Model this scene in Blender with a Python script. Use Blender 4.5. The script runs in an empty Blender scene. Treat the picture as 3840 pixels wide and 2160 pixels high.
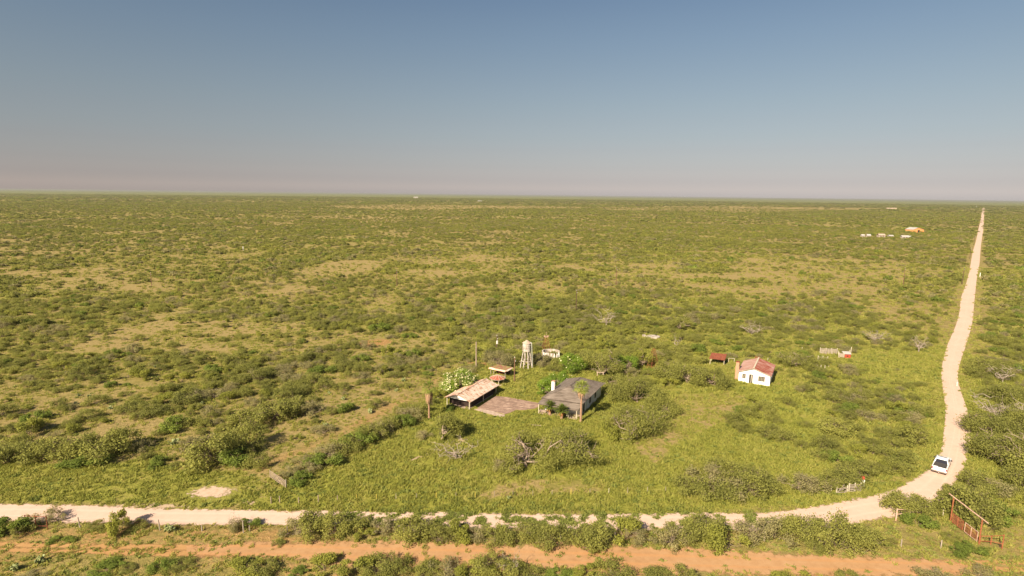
import bpy, math, random
import numpy as np
from mathutils import Vector, Matrix

S = bpy.context.scene
COL = S.collection
R = math.radians
rng = np.random.default_rng(11)
rnd = random.Random(5)

# ------------------------------------------------------------------ camera
CH, CF = 43.0, 2150.0                                   # height in metres, focal length in photo pixels (3840 wide)
PITCH, ROLL = math.atan(349 / CF), 0.012
_f = np.array([0, math.cos(PITCH), -math.sin(PITCH)])
_u = np.array([0, math.sin(PITCH), math.cos(PITCH)])
_r = np.array([1.0, 0, 0])
RT = math.cos(ROLL) * _r + math.sin(ROLL) * _u
UP = -math.sin(ROLL) * _r + math.cos(ROLL) * _u
cam = bpy.data.cameras.new('camera')
co = bpy.data.objects.new('camera', cam)
COL.objects.link(co)
S.camera = co
cam.sensor_width = 36
cam.lens = 36 * CF / 3840
cam.clip_start, cam.clip_end = 0.5, 200000
co.matrix_world = Matrix(((RT[0], UP[0], -_f[0], 0), (RT[1], UP[1], -_f[1], 0), (RT[2], UP[2], -_f[2], CH), (0, 0, 0, 1)))

# ------------------------------------------------------------------ world, sun, exposure
SUN_EL, SUN_AZ = R(35), math.atan2(-0.57, -0.82)        # azimuth measured from +Y towards +X: behind the camera, to its left
w = bpy.data.worlds.new('World')
S.world = w
w.use_nodes = True
nt = w.node_tree
nt.nodes.clear()
N, L = nt.nodes.new, nt.links.new
sky = N('ShaderNodeTexSky')
sky.sky_type = 'NISHITA'
sky.sun_disc = False
sky.sun_elevation = SUN_EL
sky.sun_rotation = SUN_AZ
sky.air_density, sky.dust_density, sky.ozone_density, sky.altitude = 1.0, 2.0, 1.5, 50
tc = N('ShaderNodeTexCoord'); sx = N('ShaderNodeSeparateXYZ')
L(tc.outputs['Generated'], sx.inputs[0])
rmp = N('ShaderNodeValToRGB')                            # dusty band of air low over the land
e = rmp.color_ramp.elements
SKYSTOPS = [(0.0, (1.668, 1.401, 1.483)), (0.0035, (1.513, 1.28, 1.364)), (0.0072, (1.388, 1.183, 1.272)), (0.0118, (1.229, 1.057, 1.153)), (0.0176, (0.978, 0.863, 0.973)), (0.0253, (0.783, 0.699, 0.808)), (0.0342, (0.693, 0.615, 0.7)), (0.0454, (0.603, 0.532, 0.591)), (0.0587, (0.558, 0.488, 0.52)), (0.0741, (0.528, 0.455, 0.465)), (0.0937, (0.51, 0.444, 0.432)), (0.1195, (0.507, 0.438, 0.407)), (0.1449, (0.506, 0.443, 0.399)), (0.1779, (0.503, 0.447, 0.399)), (0.21, (0.494, 0.449, 0.403)), (0.241, (0.484, 0.451, 0.411)), (0.271, (0.469, 0.446, 0.413)), (0.2999, (0.447, 0.435, 0.415)), (0.7, (0.447, 0.435, 0.415))]
e[0].position, e[0].color = SKYSTOPS[0][0], (*SKYSTOPS[0][1], 1)
e[1].position, e[1].color = SKYSTOPS[-1][0], (*SKYSTOPS[-1][1], 1)
for p_, c_ in SKYSTOPS[1:-1]:
    k = e.new(p_); k.color = (*c_, 1)
L(sx.outputs[2], rmp.inputs[0])
mx = N('ShaderNodeMix'); mx.data_type = 'RGBA'; mx.blend_type = 'MULTIPLY'; mx.inputs[0].default_value = 1
L(sky.outputs[0], mx.inputs[6]); L(rmp.outputs[0], mx.inputs[7])
bg = N('ShaderNodeBackground'); bg.inputs[1].default_value = 0.10
L(mx.outputs[2], bg.inputs[0])
wo = N('ShaderNodeOutputWorld'); L(bg.outputs[0], wo.inputs[0])
sl = bpy.data.lights.new('sun', 'SUN')
sl.energy, sl.angle, sl.color = 5.0, R(0.53), (1.0, 0.87, 0.68)
so = bpy.data.objects.new('sun', sl); COL.objects.link(so)
sd = Vector((math.sin(SUN_AZ) * math.cos(SUN_EL), math.cos(SUN_AZ) * math.cos(SUN_EL), math.sin(SUN_EL)))
so.rotation_euler = sd.to_track_quat('Z', 'Y').to_euler()
so.location = (-60, -80, 90)
vs = S.view_settings
vs.view_transform = 'Standard'; vs.look = 'None'; vs.gamma = 1; vs.use_curve_mapping = False
vs.exposure = 1.04
S.cycles.max_bounces = 5
S.cycles.diffuse_bounces = 2
S.cycles.transparent_max_bounces = 12
S.cycles.volume_bounces = 0

# ------------------------------------------------------------------ photo pixel <-> ground
def G(px, py, z=0.0):
    d = (px - 1920) * RT - (py - 1080) * UP + CF * _f
    t = (z - CH) / d[2]
    return Vector((d[0] * t, d[1] * t, z))
def proj(x, y, z=0.0):
    x = np.asarray(x, float); y = np.asarray(y, float)
    vz = z - CH
    c = x * _f[0] + y * _f[1] + vz * _f[2]
    c = np.where(c < 1, 1, c)
    return 1920 + CF * (x * RT[0] + y * RT[1] + vz * RT[2]) / c, 1080 - CF * (x * UP[0] + y * UP[1] + vz * UP[2]) / c
CR = {'z1': (1600, 1240, .31056), 'c2': (0, 1300, .3882), 'c3': (900, 1300, .3882), 'c4': (1800, 1300, .3882), 'c5': (2840, 1300, .3882),
      'c6': (0, 1700, .4969), 'c7': (1280, 1700, .4969), 'c8': (2560, 1700, .4969), 'd1': (0, 640, .4969), 'd2': (1280, 640, .4969),
      'd3': (2560, 640, .4969), 'e4': (3150, 740, .24845), 'e5': (2640, 1280, .24845), 'e6': (2380, 1180, .18634),
      'f1': (1980, 1390, .14493), 'f2': (1620, 1340, .16563), 'f3': (1920, 1240, .1104), 'f4': (3080, 1740, .09662),
      'f5': (3340, 1840, .17081), 'f6': (3000, 1280, .1087), 'w': (0, 0, 1.4907)}
def px(c, x, y):
    a = CR[c]; return a[0] + x * a[2], a[1] + y * a[2]
def g(c, x, y, z=0.0):
    return G(*px(c, x, y), z)
def HT(c, bx, by, ty):                                   # height of something standing at (bx,by) whose top is at row ty
    b = g(c, bx, by); target = px(c, bx, ty)[1]
    lo, hi = 0.0, 40.0
    for _ in range(30):
        m = (lo + hi) / 2
        if proj(b.x, b.y, m)[1] > target: lo = m
        else: hi = m
    return lo

# ------------------------------------------------------------------ noise
_perm = np.random.default_rng(3).random(65536)
def vnoise(x, y, s, seed=0):
    x = np.asarray(x, float) / s + 1000 + seed * 17.3; y = np.asarray(y, float) / s + 1000 + seed * 31.7
    xi = np.floor(x).astype(np.int64); yi = np.floor(y).astype(np.int64)
    fx = x - xi; fy = y - yi
    fx = fx * fx * (3 - 2 * fx); fy = fy * fy * (3 - 2 * fy)
    h = lambda a, b: _perm[(a * 7919 + b * 104729 + seed * 6151) & 65535]
    return (h(xi, yi) * (1 - fx) + h(xi + 1, yi) * fx) * (1 - fy) + (h(xi, yi + 1) * (1 - fx) + h(xi + 1, yi + 1) * fx) * fy
def fbm(x, y, s, seed=0):
    return .55 * vnoise(x, y, s, seed) + .3 * vnoise(x, y, s / 2.1, seed + 1) + .15 * vnoise(x, y, s / 4.3, seed + 2)
def inpoly(X, Y, poly):
    ins = np.zeros(X.shape, bool); n = len(poly)
    for i in range(n):
        x0, y0 = poly[i]; x1, y1 = poly[(i + 1) % n]
        c = (y0 > Y) != (y1 > Y)
        if y0 != y1:
            ins ^= c & (X < (x1 - x0) * (Y - y0) / (y1 - y0) + x0)
    return ins

# ------------------------------------------------------------------ land cover, outlined in the photo (2576 px wide) and laid on the ground
def pw(*pts): return [G(a * 1.4907, b * 1.4907)[:2] for a, b in pts]
A_YARD = pw((640, 1270), (720, 1218), (830, 1168), (940, 1120), (1040, 1065), (1065, 1040), (1075, 1000), (1110, 985), (1230, 935), (1340, 915), (1400, 935),
            (1545, 955), (1640, 975), (1700, 965), (1830, 955), (1960, 965), (2030, 1000), (2060, 1060), (2080, 1150), (2120, 1215), (2250, 1215), (2380, 1090), (2390, 1190), (2200, 1262), (2090, 1285), (1000, 1283), (640, 1280))
A_RIGHT = pw((1960, 960), (2040, 905), (2120, 890), (2130, 940), (2200, 950), (2350, 960), (2368, 1100), (2340, 1165), (2200, 1212), (2110, 1205), (2075, 1150), (2060, 1060), (2030, 1000))
A_MID = pw((1820, 1035), (1890, 1005), (2020, 1000), (2062, 1060), (2085, 1160), (2010, 1175), (1910, 1130), (1830, 1085))
A_GLADE = pw((2010, 890), (2100, 880), (2360, 862), (2366, 960), (2200, 952), (2120, 915))
A_LEFTG = pw((-60, 1178), (200, 1170), (420, 1165), (620, 1172), (720, 1215), (640, 1275), (300, 1262), (-60, 1258))
A_VERGE = pw((-80, 1318), (700, 1330), (1500, 1332), (2150, 1318), (2500, 1322), (2700, 1340), (2900, 1600), (-400, 1600))
A_SAV = pw((-80, 760), (500, 800), (900, 830), (1100, 870), (1120, 930), (1070, 1000), (960, 1080), (700, 1200), (600, 1170), (-80, 1178))
A_BAND = pw((-80, 668), (200, 672), (420, 690), (640, 700), (850, 655), (1050, 640), (1250, 640), (1480, 665), (1700, 652), (2000, 640), (2330, 665), (2400, 700), (2330, 745), (2100, 738), (1900, 740), (1700, 718), (1500, 712), (1350, 715), (1150, 698), (900, 720), (700, 742), (430, 748), (200, 718), (-80, 700))
A_FAR1 = pw((800, 518), (1000, 514), (1350, 518), (1500, 521), (1450, 525), (1200, 525), (1050, 528), (900, 526), (840, 522))
A_FAR2 = pw((1480, 521), (1800, 519), (2000, 521), (2250, 524), (2050, 531), (1850, 534), (1650, 530), (1540, 529))
A_FAR3 = pw((760, 545), (880, 541), (1040, 549), (1000, 557), (820, 553))
A_PATCH = pw((470, 1235), (500, 1220), (560, 1218), (600, 1232), (580, 1252), (500, 1255))
A_DRIVE = pw((1040, 1180), (1110, 1120), (1170, 1090), (1205, 1090), (1175, 1125), (1110, 1160), (1060, 1190))
A_WORN = pw((1140, 1235), (1300, 1205), (1460, 1205), (1560, 1225), (1500, 1245), (1200, 1250))
A_WORN2 = pw((1590, 1130), (1680, 1060), (1720, 990), (1830, 985), (1900, 1000), (1860, 1040), (1760, 1080), (1700, 1130), (1640, 1190))
TRAIL = [g('c3', *q) for q in ((120, 1190), (560, 1010), (820, 900), (1060, 790), (1380, 620), (1600, 500), (1760, 430), (1900, 330))]

def pdist(x, y, line):
    d = np.full(np.shape(x), 1e9)
    for a, b in zip(line[:-1], line[1:]):
        vx, vy = b[0] - a[0], b[1] - a[1]; l2 = vx * vx + vy * vy + 1e-9
        t = np.clip(((x - a[0]) * vx + (y - a[1]) * vy) / l2, 0, 1)
        d = np.minimum(d, np.hypot(x - a[0] - t * vx, y - a[1] - t * vy))
    return d
# roads: left and right edge as pixel lists
R1_UP = [(-700, 1868), (-300, 1880), (0, 1891), (330, 1897), (596, 1909), (1093, 1916), (1500, 1921), (2100, 1930), (2560, 1926), (2850, 1925), (3000, 1908), (3100, 1893), (3171, 1879), (3305, 1853), (3405, 1812), (3489, 1755), (3527, 1696), (3541, 1610), (3545, 1533), (3535, 1455), (3530, 1393), (3540, 1339), (3556, 1286), (3582, 1226), (3598, 1170), (3604, 1117), (3622, 1067), (3636, 1012), (3648, 945), (3660, 903), (3668, 863), (3677, 824), (3685, 779)]
R1_LO = [(-700, 1938), (-300, 1946), (0, 1953), (298, 1961), (596, 1968), (1093, 1969), (1500, 1974), (2100, 1984), (2560, 1986), (2850, 1992), (3020, 1990), (3150, 1975), (3270, 1950), (3400, 1930), (3540, 1890), (3577, 1816), (3612, 1758), (3632, 1690), (3642, 1620), (3628, 1540), (3602, 1463), (3592, 1410), (3603, 1352), (3624, 1290), (3646, 1210), (3652, 1150), (3658, 1090), (3664, 1037), (3673, 988), (3678, 925), (3684, 880), (3689, 835), (3692, 779)]
W1U = [G(*q) for q in R1_UP]; W1L = [G(*q) for q in R1_LO]
ROADMID = [((a + b) / 2)[:2] for a, b in zip(W1U, W1L)]
ROADPOLY = [a[:2] for a in W1U] + [b[:2] for b in reversed(W1L)]
R2_UP = [(700, 2052), (1100, 2045), (1280, 2040), (1876, 2048), (2560, 2066), (3206, 2096), (3500, 2112), (3650, 2122)]
R2_LO = [(700, 2072), (1100, 2086), (1280, 2104), (1876, 2124), (2560, 2142), (3206, 2148), (3500, 2146), (3650, 2136)]
ROAD2POLY = [G(*q)[:2] for q in R2_UP] + [G(*q)[:2] for q in reversed(R2_LO)]
SLABPOLY = [g('z1', *q)[:2] for q in ((300, 900), (560, 960), (860, 1045), (960, 1030), (1060, 975), (1310, 975), (1400, 880), (860, 790), (700, 640), (240, 800))]

def warp(x, y):
    r_ = np.hypot(x, y); a = np.clip(r_ * .035, 1.0, 60)
    return x + (fbm(x, y, 14, 4) - .5) * 2 * a * .8, y + (fbm(x, y, 14, 8) - .5) * 2 * a
def cover(x, y):                                          # -> bare, lush, red, bush density
    X, Y = warp(x, y)
    r_ = np.hypot(x, y)
    n1 = fbm(x, y, 22, 1); n2 = fbm(x, y, 70, 2); n3 = fbm(x, y, 300, 3)
    bare = np.clip((n1 - .5) * 2.2 + .12 + (n2 - .5) * 1.2, 0, 1) * .75
    lush = np.clip((n2 - .42) * 2, 0, .55)
    red = np.zeros_like(x); dens = np.clip(1.15 - 1.6 * np.clip(n1 - .52, 0, 1) * 2 + (n2 - .5) * .8, .15, 1.6)
    far = np.clip((r_ - 900) / 1500, 0, 1)
    dens = dens * (1 - far) + np.clip(1.25 + (n3 - .5) * 1.2, .5, 1.6) * far
    bare *= (1 - .5 * far)
    m = X > G(3690, 1300).x * 1 + (Y - G(3690, 1300).y) * .93
    lush = np.where(m, np.clip(lush + .45, 0, 1), lush); bare = np.where(m, bare * .35, bare); dens = np.where(m, dens * 1.3 + .25, dens)
    core = (r_ > 105) & (r_ < 260) & (x > -10) & (x < 130)
    lush = np.where(core, np.clip(lush + .5, 0, 1), lush); bare = np.where(core, bare * .4, bare); dens = np.where(core, dens * 1.25 + .15, dens)
    m = inpoly(X, Y, A_SAV)
    bare = np.where(m, np.clip(.27 + (n1 - .5) * 2.0 + (fbm(x, y, 7, 23) - .5) * .9, 0, .8), bare); dens = np.where(m, np.clip(.92 - (n1 - .5) * 3.4, .25, 1.5), dens)
    lush = np.where(m, lush * .35, lush)
    m = inpoly(X, Y, A_BAND)
    bare = np.where(m, np.clip(.36 + (n1 - .5) * 2.0 + (fbm(x, y, 8, 24) - .5) * .6, 0, .9), bare); lush = np.where(m, lush * .3, lush); dens = np.where(m, np.clip(.55 - (n1 - .5) * 3.0, .05, 1.2), dens)
    for a_, d_ in ((A_FAR1, .12), (A_FAR2, .22), (A_FAR3, .4)):
        m = inpoly(X, Y, a_)
        bare = np.where(m, .62, bare); dens = np.where(m, d_ + .25, dens); lush = np.where(m, 0, lush)
    m = inpoly(X, Y, A_RIGHT)
    bare = np.where(m, np.clip((n1 - .62) * 2, 0, .5), bare); lush = np.where(m, .8, lush); dens = np.where(m, np.clip(1.35 - (n2 - .4) * 2, .4, 1.4), dens)
    m = inpoly(X, Y, A_GLADE)
    bare = np.where(m, .12, bare); lush = np.where(m, .8, lush); dens = np.where(m, .12, dens)
    m = inpoly(X, Y, A_YARD)
    bare = np.where(m, np.clip((n1 - .6) * 1.6, 0, .45), bare); lush = np.where(m, np.clip(.95 - (n2 - .55) * .8, .4, 1), lush); dens = np.where(m, .0, dens)
    m = inpoly(X, Y, A_MID)
    dens = np.where(m, np.clip(1.0 + (n2 - .5), .5, 1.3), dens)
    m = inpoly(X, Y, A_LEFTG)
    bare = np.where(m, np.clip((n1 - .5) * 2.2, 0, .8), bare); lush = np.where(m, .9, lush); dens = np.where(m, .03, dens)
    m = inpoly(X, Y, A_VERGE)
    bare = np.where(m, np.clip(.40 + (n1 - .5) * 1.7, 0, 1), bare); lush = np.where(m, .2, lush); red = np.where(m, .6, red); dens = np.where(m, .10, dens)
    for a_, b_ in ((A_WORN, .36), (A_WORN2, .26)):
        m = inpoly(X, Y, a_); n9 = fbm(x, y, 6, 21); bare = np.where(m, np.clip(b_ + (n9 - .5) * 2.2, 0, 1), bare); lush = np.where(m, .45, lush)
    dt_ = pdist(x, y, TRAIL); red = np.where(dt_ < 1.5, .35, red)
    bare = np.where(dt_ < 1.2, np.clip(.78 + (vnoise(x, y, 7, 33) - .5) * .9, 0, 1), bare); dens = np.where(dt_ < 2.5, 0, dens)
    for q, rr in ((('d2', 210, 1300), 3.2), (('c3', 2320, 150), 1.8)):
        c = g(*q); m = np.hypot((X - c.x) / 1.6, Y - c.y) < rr; bare = np.where(m, 1, bare); red = np.where(m, .7, red); dens = np.where(m, 0, dens)
    return bare, lush, red, dens

# ------------------------------------------------------------------ mesh helpers
def newmesh(name, V, F, mats, parent=None, smooth=False, attrs=None, link=True):
    me = bpy.data.meshes.new(name)
    V = np.asarray(V, np.float32)
    if isinstance(F, np.ndarray) and F.ndim == 2:
        k = F.shape[1]
        me.vertices.add(len(V)); me.vertices.foreach_set('co', V.ravel())
        me.loops.add(F.size); me.loops.foreach_set('vertex_index', F.ravel().astype(np.int32))
        me.polygons.add(len(F)); me.polygons.foreach_set('loop_start', np.arange(0, F.size, k, dtype=np.int32))
        me.polygons.foreach_set('loop_total', np.full(len(F), k, np.int32))
    else:
        me.from_pydata([tuple(map(float, v)) for v in V], [], F)
    for k_, (dom, arr) in (attrs or {}).items():
        if k_ == 'mat': me.polygons.foreach_set('material_index', np.asarray(arr, np.int32)); continue
        if np.ndim(arr) == 2:
            a = me.attributes.new(k_, 'FLOAT_COLOR', dom); a.data.foreach_set('color', np.asarray(arr, np.float32).ravel())
        else:
            a = me.attributes.new(k_, 'FLOAT', dom); a.data.foreach_set('value', np.asarray(arr, np.float32))
    for m in (mats if isinstance(mats, (list, tuple)) else [mats]): me.materials.append(m)
    me.update(calc_edges=True)
    if smooth: me.polygons.foreach_set('use_smooth', np.ones(len(me.polygons), bool))
    if not link: return me
    return mobj(name, me, parent)
def mobj(name, me, parent=None):
    o = bpy.data.objects.new(name, me); COL.objects.link(o)
    if parent is not None: o.parent = parent
    return o
def tag(o, label=None, cat=None, group=None, kind=None):
    if label: o['label'] = label
    if cat: o['category'] = cat
    if group: o['group'] = group
    if kind: o['kind'] = kind
    return o
def thing(name, label, cat, loc=(0, 0, 0), rz=0, group=None):
    o = bpy.data.objects.new(name, None); COL.objects.link(o)
    o.location = loc; o.rotation_euler = (0, 0, rz); o.empty_display_size = .3
    return tag(o, label, cat, group)
def copy_tree(o, loc=None, rz=None, parent=None):
    c = o.copy(); COL.objects.link(c)
    if parent is not None: c.parent = parent
    if loc is not None: c.location = loc
    if rz is not None: c.rotation_euler[2] = rz
    for ch in list(o.children): copy_tree(ch, parent=c)
    return c

class MB:
    def __init__(s): s.v = []; s.f = []
    def add(s, V, F):
        n = len(s.v); s.v += [tuple(q) for q in V]; s.f += [tuple(i + n for i in q) for q in F]; return s
    def box(s, x0, x1, y0, y1, z0, z1):
        return s.add([(x0, y0, z0), (x1, y0, z0), (x1, y1, z0), (x0, y1, z0), (x0, y0, z1), (x1, y0, z1), (x1, y1, z1), (x0, y1, z1)],
                     [(0, 3, 2, 1), (4, 5, 6, 7), (0, 1, 5, 4), (1, 2, 6, 5), (2, 3, 7, 6), (3, 0, 4, 7)])
    def tube(s, p, q, r0, r1=None, n=8, cap=True):
        p, q = Vector(p), Vector(q); r1 = r0 if r1 is None else r1
        d = (q - p).normalized(); a = d.orthogonal().normalized(); b = d.cross(a)
        V = [p + (a * math.cos(2 * math.pi * i / n) + b * math.sin(2 * math.pi * i / n)) * r0 for i in range(n)]
        V += [q + (a * math.cos(2 * math.pi * i / n) + b * math.sin(2 * math.pi * i / n)) * r1 for i in range(n)]
        F = [(i, (i + 1) % n, n + (i + 1) % n, n + i) for i in range(n)]
        if cap: F += [tuple(range(n))[::-1], tuple(range(n, 2 * n))]
        return s.add(V, F)
    def beam(s, p, q, w_, h_):
        p, q = Vector(p), Vector(q); d = (q - p).normalized()
        a = d.cross(Vector((0, 0, 1)));
        if a.length < .01: a = Vector((1, 0, 0))
        a.normalize(); b = a.cross(d)
        V = [c + a * (i * w_ / 2) + b * (j * h_ / 2) for c in (p, q) for i, j in ((-1, -1), (1, -1), (1, 1), (-1, 1))]
        return s.add(V, [(0, 1, 2, 3), (7, 6, 5, 4), (0, 4, 5, 1), (1, 5, 6, 2), (2, 6, 7, 3), (3, 7, 4, 0)])
    def slab(s, quad, th):                                # a quad given thickness downwards
        q = [Vector(p) for p in quad]; n = (q[1] - q[0]).cross(q[2] - q[0]).normalized()
        if n.z < 0: n = -n
        V = q + [p - n * th for p in q]; k = len(q)
        return s.add(V, [tuple(range(k)), tuple(range(2 * k - 1, k - 1, -1))] + [(i, k + i, k + (i + 1) % k, (i + 1) % k) for i in range(k)])
    def extr(s, prof, x0, x1):                            # (y,z) outline extruded along x
        k = len(prof); V = [(x0, a, b) for a, b in prof] + [(x1, a, b) for a, b in prof]
        return s.add(V, [tuple(range(k)), tuple(range(2 * k - 1, k - 1, -1))] + [(i, k + i, k + (i + 1) % k, (i + 1) % k) for i in range(k)])
    def lathe(s, prof, n=16, cx=0, cy=0):
        V = [(cx + r_ * math.cos(2 * math.pi * i / n), cy + r_ * math.sin(2 * math.pi * i / n), z) for r_, z in prof for i in range(n)]
        F = [(j * n + i, j * n + (i + 1) % n, (j + 1) * n + (i + 1) % n, (j + 1) * n + i) for j in range(len(prof) - 1) for i in range(n)]
        return s.add(V, F)
    def build(s, name, mat, parent=None, smooth=False):
        o = newmesh(name, s.v, s.f, mat, parent)
        import bmesh
        bm = bmesh.new(); bm.from_mesh(o.data); bmesh.ops.recalc_face_normals(bm, faces=bm.faces); bm.to_mesh(o.data); bm.free()
        if smooth: o.data.polygons.foreach_set('use_smooth', [True] * len(o.data.polygons))
        return o

# ------------------------------------------------------------------ materials
def mat_base(name):
    m = bpy.data.materials.new(name); m.use_nodes = True
    t = m.node_tree; b = t.nodes['Principled BSDF']; return m, t, b
def ramp(t, src, stops):
    r_ = t.nodes.new('ShaderNodeValToRGB'); el = r_.color_ramp.elements
    el[0].position, el[0].color = stops[0][0], (*stops[0][1], 1); el[1].position, el[1].color = stops[-1][0], (*stops[-1][1], 1)
    for p_, c_ in stops[1:-1]: k = el.new(p_); k.color = (*c_, 1)
    t.links.new(src, r_.inputs[0]); return r_.outputs[0]
def noise(t, vec, scale, detail=4, rough=.6):
    n = t.nodes.new('ShaderNodeTexNoise'); n.inputs['Scale'].default_value = scale; n.inputs['Detail'].default_value = detail
    n.inputs['Roughness'].default_value = rough
    if vec is not None: t.links.new(vec, n.inputs['Vector'])
    return n.outputs['Fac']
def mathn(t, op, a, b=0.0, c=None):
    n = t.nodes.new('ShaderNodeMath'); n.operation = op
    for i, v in enumerate((a, b) if c is None else (a, b, c)):
        if isinstance(v, (int, float)): n.inputs[i].default_value = v
        else: t.links.new(v, n.inputs[i])
    return n.outputs[0]
def mixc(t, f, a, b, mode='MIX'):
    n = t.nodes.new('ShaderNodeMix'); n.data_type = 'RGBA'; n.blend_type = mode
    for i, v in ((0, f), (6, a), (7, b)):
        if isinstance(v, (int, float)): n.inputs[i].default_value = v
        elif isinstance(v, tuple): n.inputs[i].default_value = (*v, 1)
        else: t.links.new(v, n.inputs[i])
    return n.outputs[2]
def sstep(t, v, a, b):
    n = t.nodes.new('ShaderNodeMapRange'); n.interpolation_type = 'SMOOTHSTEP'
    n.inputs[1].default_value = a; n.inputs[2].default_value = b; t.links.new(v, n.inputs[0]); return n.outputs[0]
def attr(t, name, kind='GEOMETRY'):
    a = t.nodes.new('ShaderNodeAttribute'); a.attribute_name = name; a.attribute_type = kind; return a
def opos(t, scale=(1, 1, 1)):
    c = t.nodes.new('ShaderNodeTexCoord'); m = t.nodes.new('ShaderNodeMapping'); m.inputs['Scale'].default_value = scale
    t.links.new(c.outputs['Object'], m.inputs[0]); return m.outputs[0]
def gpos(t):
    return t.nodes.new('ShaderNodeNewGeometry').outputs['Position']
def bump(t, b, h, strength, dist):
    n = t.nodes.new('ShaderNodeBump'); n.inputs['Strength'].default_value = strength; n.inputs['Distance'].default_value = dist
    t.links.new(h, n.inputs['Height']); t.links.new(n.outputs[0], b.inputs['Normal'])
def surf(name, stops, scale=1.5, rough=.8, stretch=(1, 1, 1), bstr=.3, detail=6, metal=0):
    m, t, b = mat_base(name); v = opos(t, stretch); f = noise(t, v, scale, detail, .65)
    t.links.new(ramp(t, f, stops), b.inputs['Base Color']); b.inputs['Roughness'].default_value = rough; b.inputs['Metallic'].default_value = metal
    b.inputs['Specular IOR Level'].default_value = .3
    if bstr: bump(t, b, f, bstr, .05)
    return m
M = {}
M['whitewash'] = surf('whitewash', [(.3, (.55, .47, .38)), (.42, (.8, .76, .70)), (.7, (.85, .82, .77))], 1.2, .9)
M['oldplaster'] = surf('old_plaster', [(.3, (.13, .09, .06)), (.44, (.28, .225, .175)), (.53, (.45, .39, .33)), (.8, (.53, .475, .41))], 1.6, .9)
M['wallpaint'] = surf('wall_paint', [(.25, (.42, .38, .33)), (.5, (.66, .63, .58)), (.8, (.74, .71, .66))], .7, .9, (1, 1, .3))
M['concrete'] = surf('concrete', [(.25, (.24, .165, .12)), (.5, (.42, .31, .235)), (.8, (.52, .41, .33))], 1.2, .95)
M['palepost'] = surf('pale_post', [(.3, (.42, .36, .25)), (.7, (.62, .55, .42))], 3, .9, (1, 1, .2))
M['wood'] = surf('grey_wood', [(.25, (.16, .12, .09)), (.55, (.34, .28, .22)), (.8, (.46, .39, .31))], 4, .9, (1, 1, .2))
M['wooddark'] = surf('dark_wood', [(.3, (.05, .03, .022)), (.7, (.14, .075, .05))], 4, .9, (1, 1, .15))
M['polewood'] = surf('pole_wood', [(.3, (.10, .05, .032)), (.7, (.24, .13, .08))], 4, .9, (1, 1, .15))
M['redpipe'] = surf('red_rusted_pipe', [(.3, (.14, .045, .022)), (.55, (.30, .10, .045)), (.8, (.42, .20, .10))], 5, .6)
M['palepipe'] = surf('pale_rusted_pipe', [(.3, (.35, .14, .08)), (.6, (.55, .40, .30))], 5, .7)
M['rust'] = surf('rust', [(.3, (.09, .03, .018)), (.55, (.24, .07, .035)), (.8, (.36, .13, .07))], 3, .85)
M['shadewall'] = surf('shade_dark_boards', [(.3, (.018, .011, .009)), (.7, (.05, .03, .024))], 4, .9, (1, 1, .15))  # near black colour stands in for the shade under the carport roof
M['brick'] = surf('brick', [(.3, (.34, .17, .10)), (.7, (.52, .30, .19))], 5, .9, (1, 1, 3))
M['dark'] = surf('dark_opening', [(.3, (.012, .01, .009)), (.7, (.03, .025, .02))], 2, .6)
M['shingle'] = None
def roof_mat(name, stops, rib=3.0, axis=0, grain=(.35, 3.5, 3.5), sc=1.3, ribd=.02, ribcol=.12):
    m, t, b = mat_base(name); v = opos(t, grain); f = noise(t, v, sc, 7, .7)
    f2 = noise(t, opos(t), .5, 3); f = mathn(t, 'ADD', f, mathn(t, 'MULTIPLY', mathn(t, 'SUBTRACT', f2, .5), .45))
    c = ramp(t, f, stops)
    tcx = t.nodes.new('ShaderNodeTexCoord'); s_ = t.nodes.new('ShaderNodeSeparateXYZ'); t.links.new(tcx.outputs['Object'], s_.inputs[0])
    wv = mathn(t, 'SINE', mathn(t, 'MULTIPLY', s_.outputs[axis], rib * 2 * math.pi))
    c = mixc(t, 1.0, c, ramp(t, mathn(t, 'MULTIPLY_ADD', wv, .5, .5), [(0, (1 - ribcol,) * 3), (1, (1,) * 3)]), 'MULTIPLY')
    t.links.new(c, b.inputs['Base Color']); b.inputs['Roughness'].default_value = .75; b.inputs['Specular IOR Level'].default_value = .25
    bump(t, b, mathn(t, 'MULTIPLY_ADD', wv, .5, .5), .6, ribd)
    return m
M['shingle'] = roof_mat('weathered_shingle', [(.25, (.08, .06, .044)), (.45, (.175, .137, .108)), (.62, (.24, .193, .156)), (.8, (.35, .285, .23))], 2.6, 1, (.25, 1.6, 1.6), 2.2, .03, .22)
M['tinshed'] = roof_mat('rust_speckled_tin', [(.30, (.20, .08, .04)), (.41, (.42, .22, .13)), (.48, (.62, .46, .35)), (.60, (.70, .58, .48)), (.8, (.74, .66, .57))], 3, 1, (.5, 2.4, 2.4), 1.3)
M['tinshed2'] = roof_mat('rust_striped_tin', [(.3, (.34, .12, .07)), (.45, (.6, .3, .2)), (.6, (.74, .6, .48)), (.8, (.76, .68, .58))], 3, 1, (.5, 2.2, 2.2), 1.2)
M['tinred'] = roof_mat('red_striped_tin', [(.3, (.22, .05, .03)), (.45, (.32, .085, .05)), (.55, (.42, .2, .15)), (.7, (.5, .33, .28))], 3, 1, (.12, 2.0, 2.0), 1.0)
M['tinpink'] = roof_mat('faded_pink_tin', [(.3, (.34, .16, .11)), (.5, (.47, .27, .21)), (.7, (.52, .36, .30))], 3, 1, (.2, 2, 2), 1.1)
M['yellowpost'] = surf('yellow_post', [(.3, (.55, .40, .06)), (.7, (.7, .55, .12))], 4, .7)
M['metal'] = surf('galvanised', [(.3, (.45, .43, .40)), (.7, (.68, .66, .62))], 4, .5)
M['bluemetal'] = surf('faded_steel_pipe', [(.3, (.36, .36, .33)), (.7, (.52, .52, .47))], 4, .6)
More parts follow.
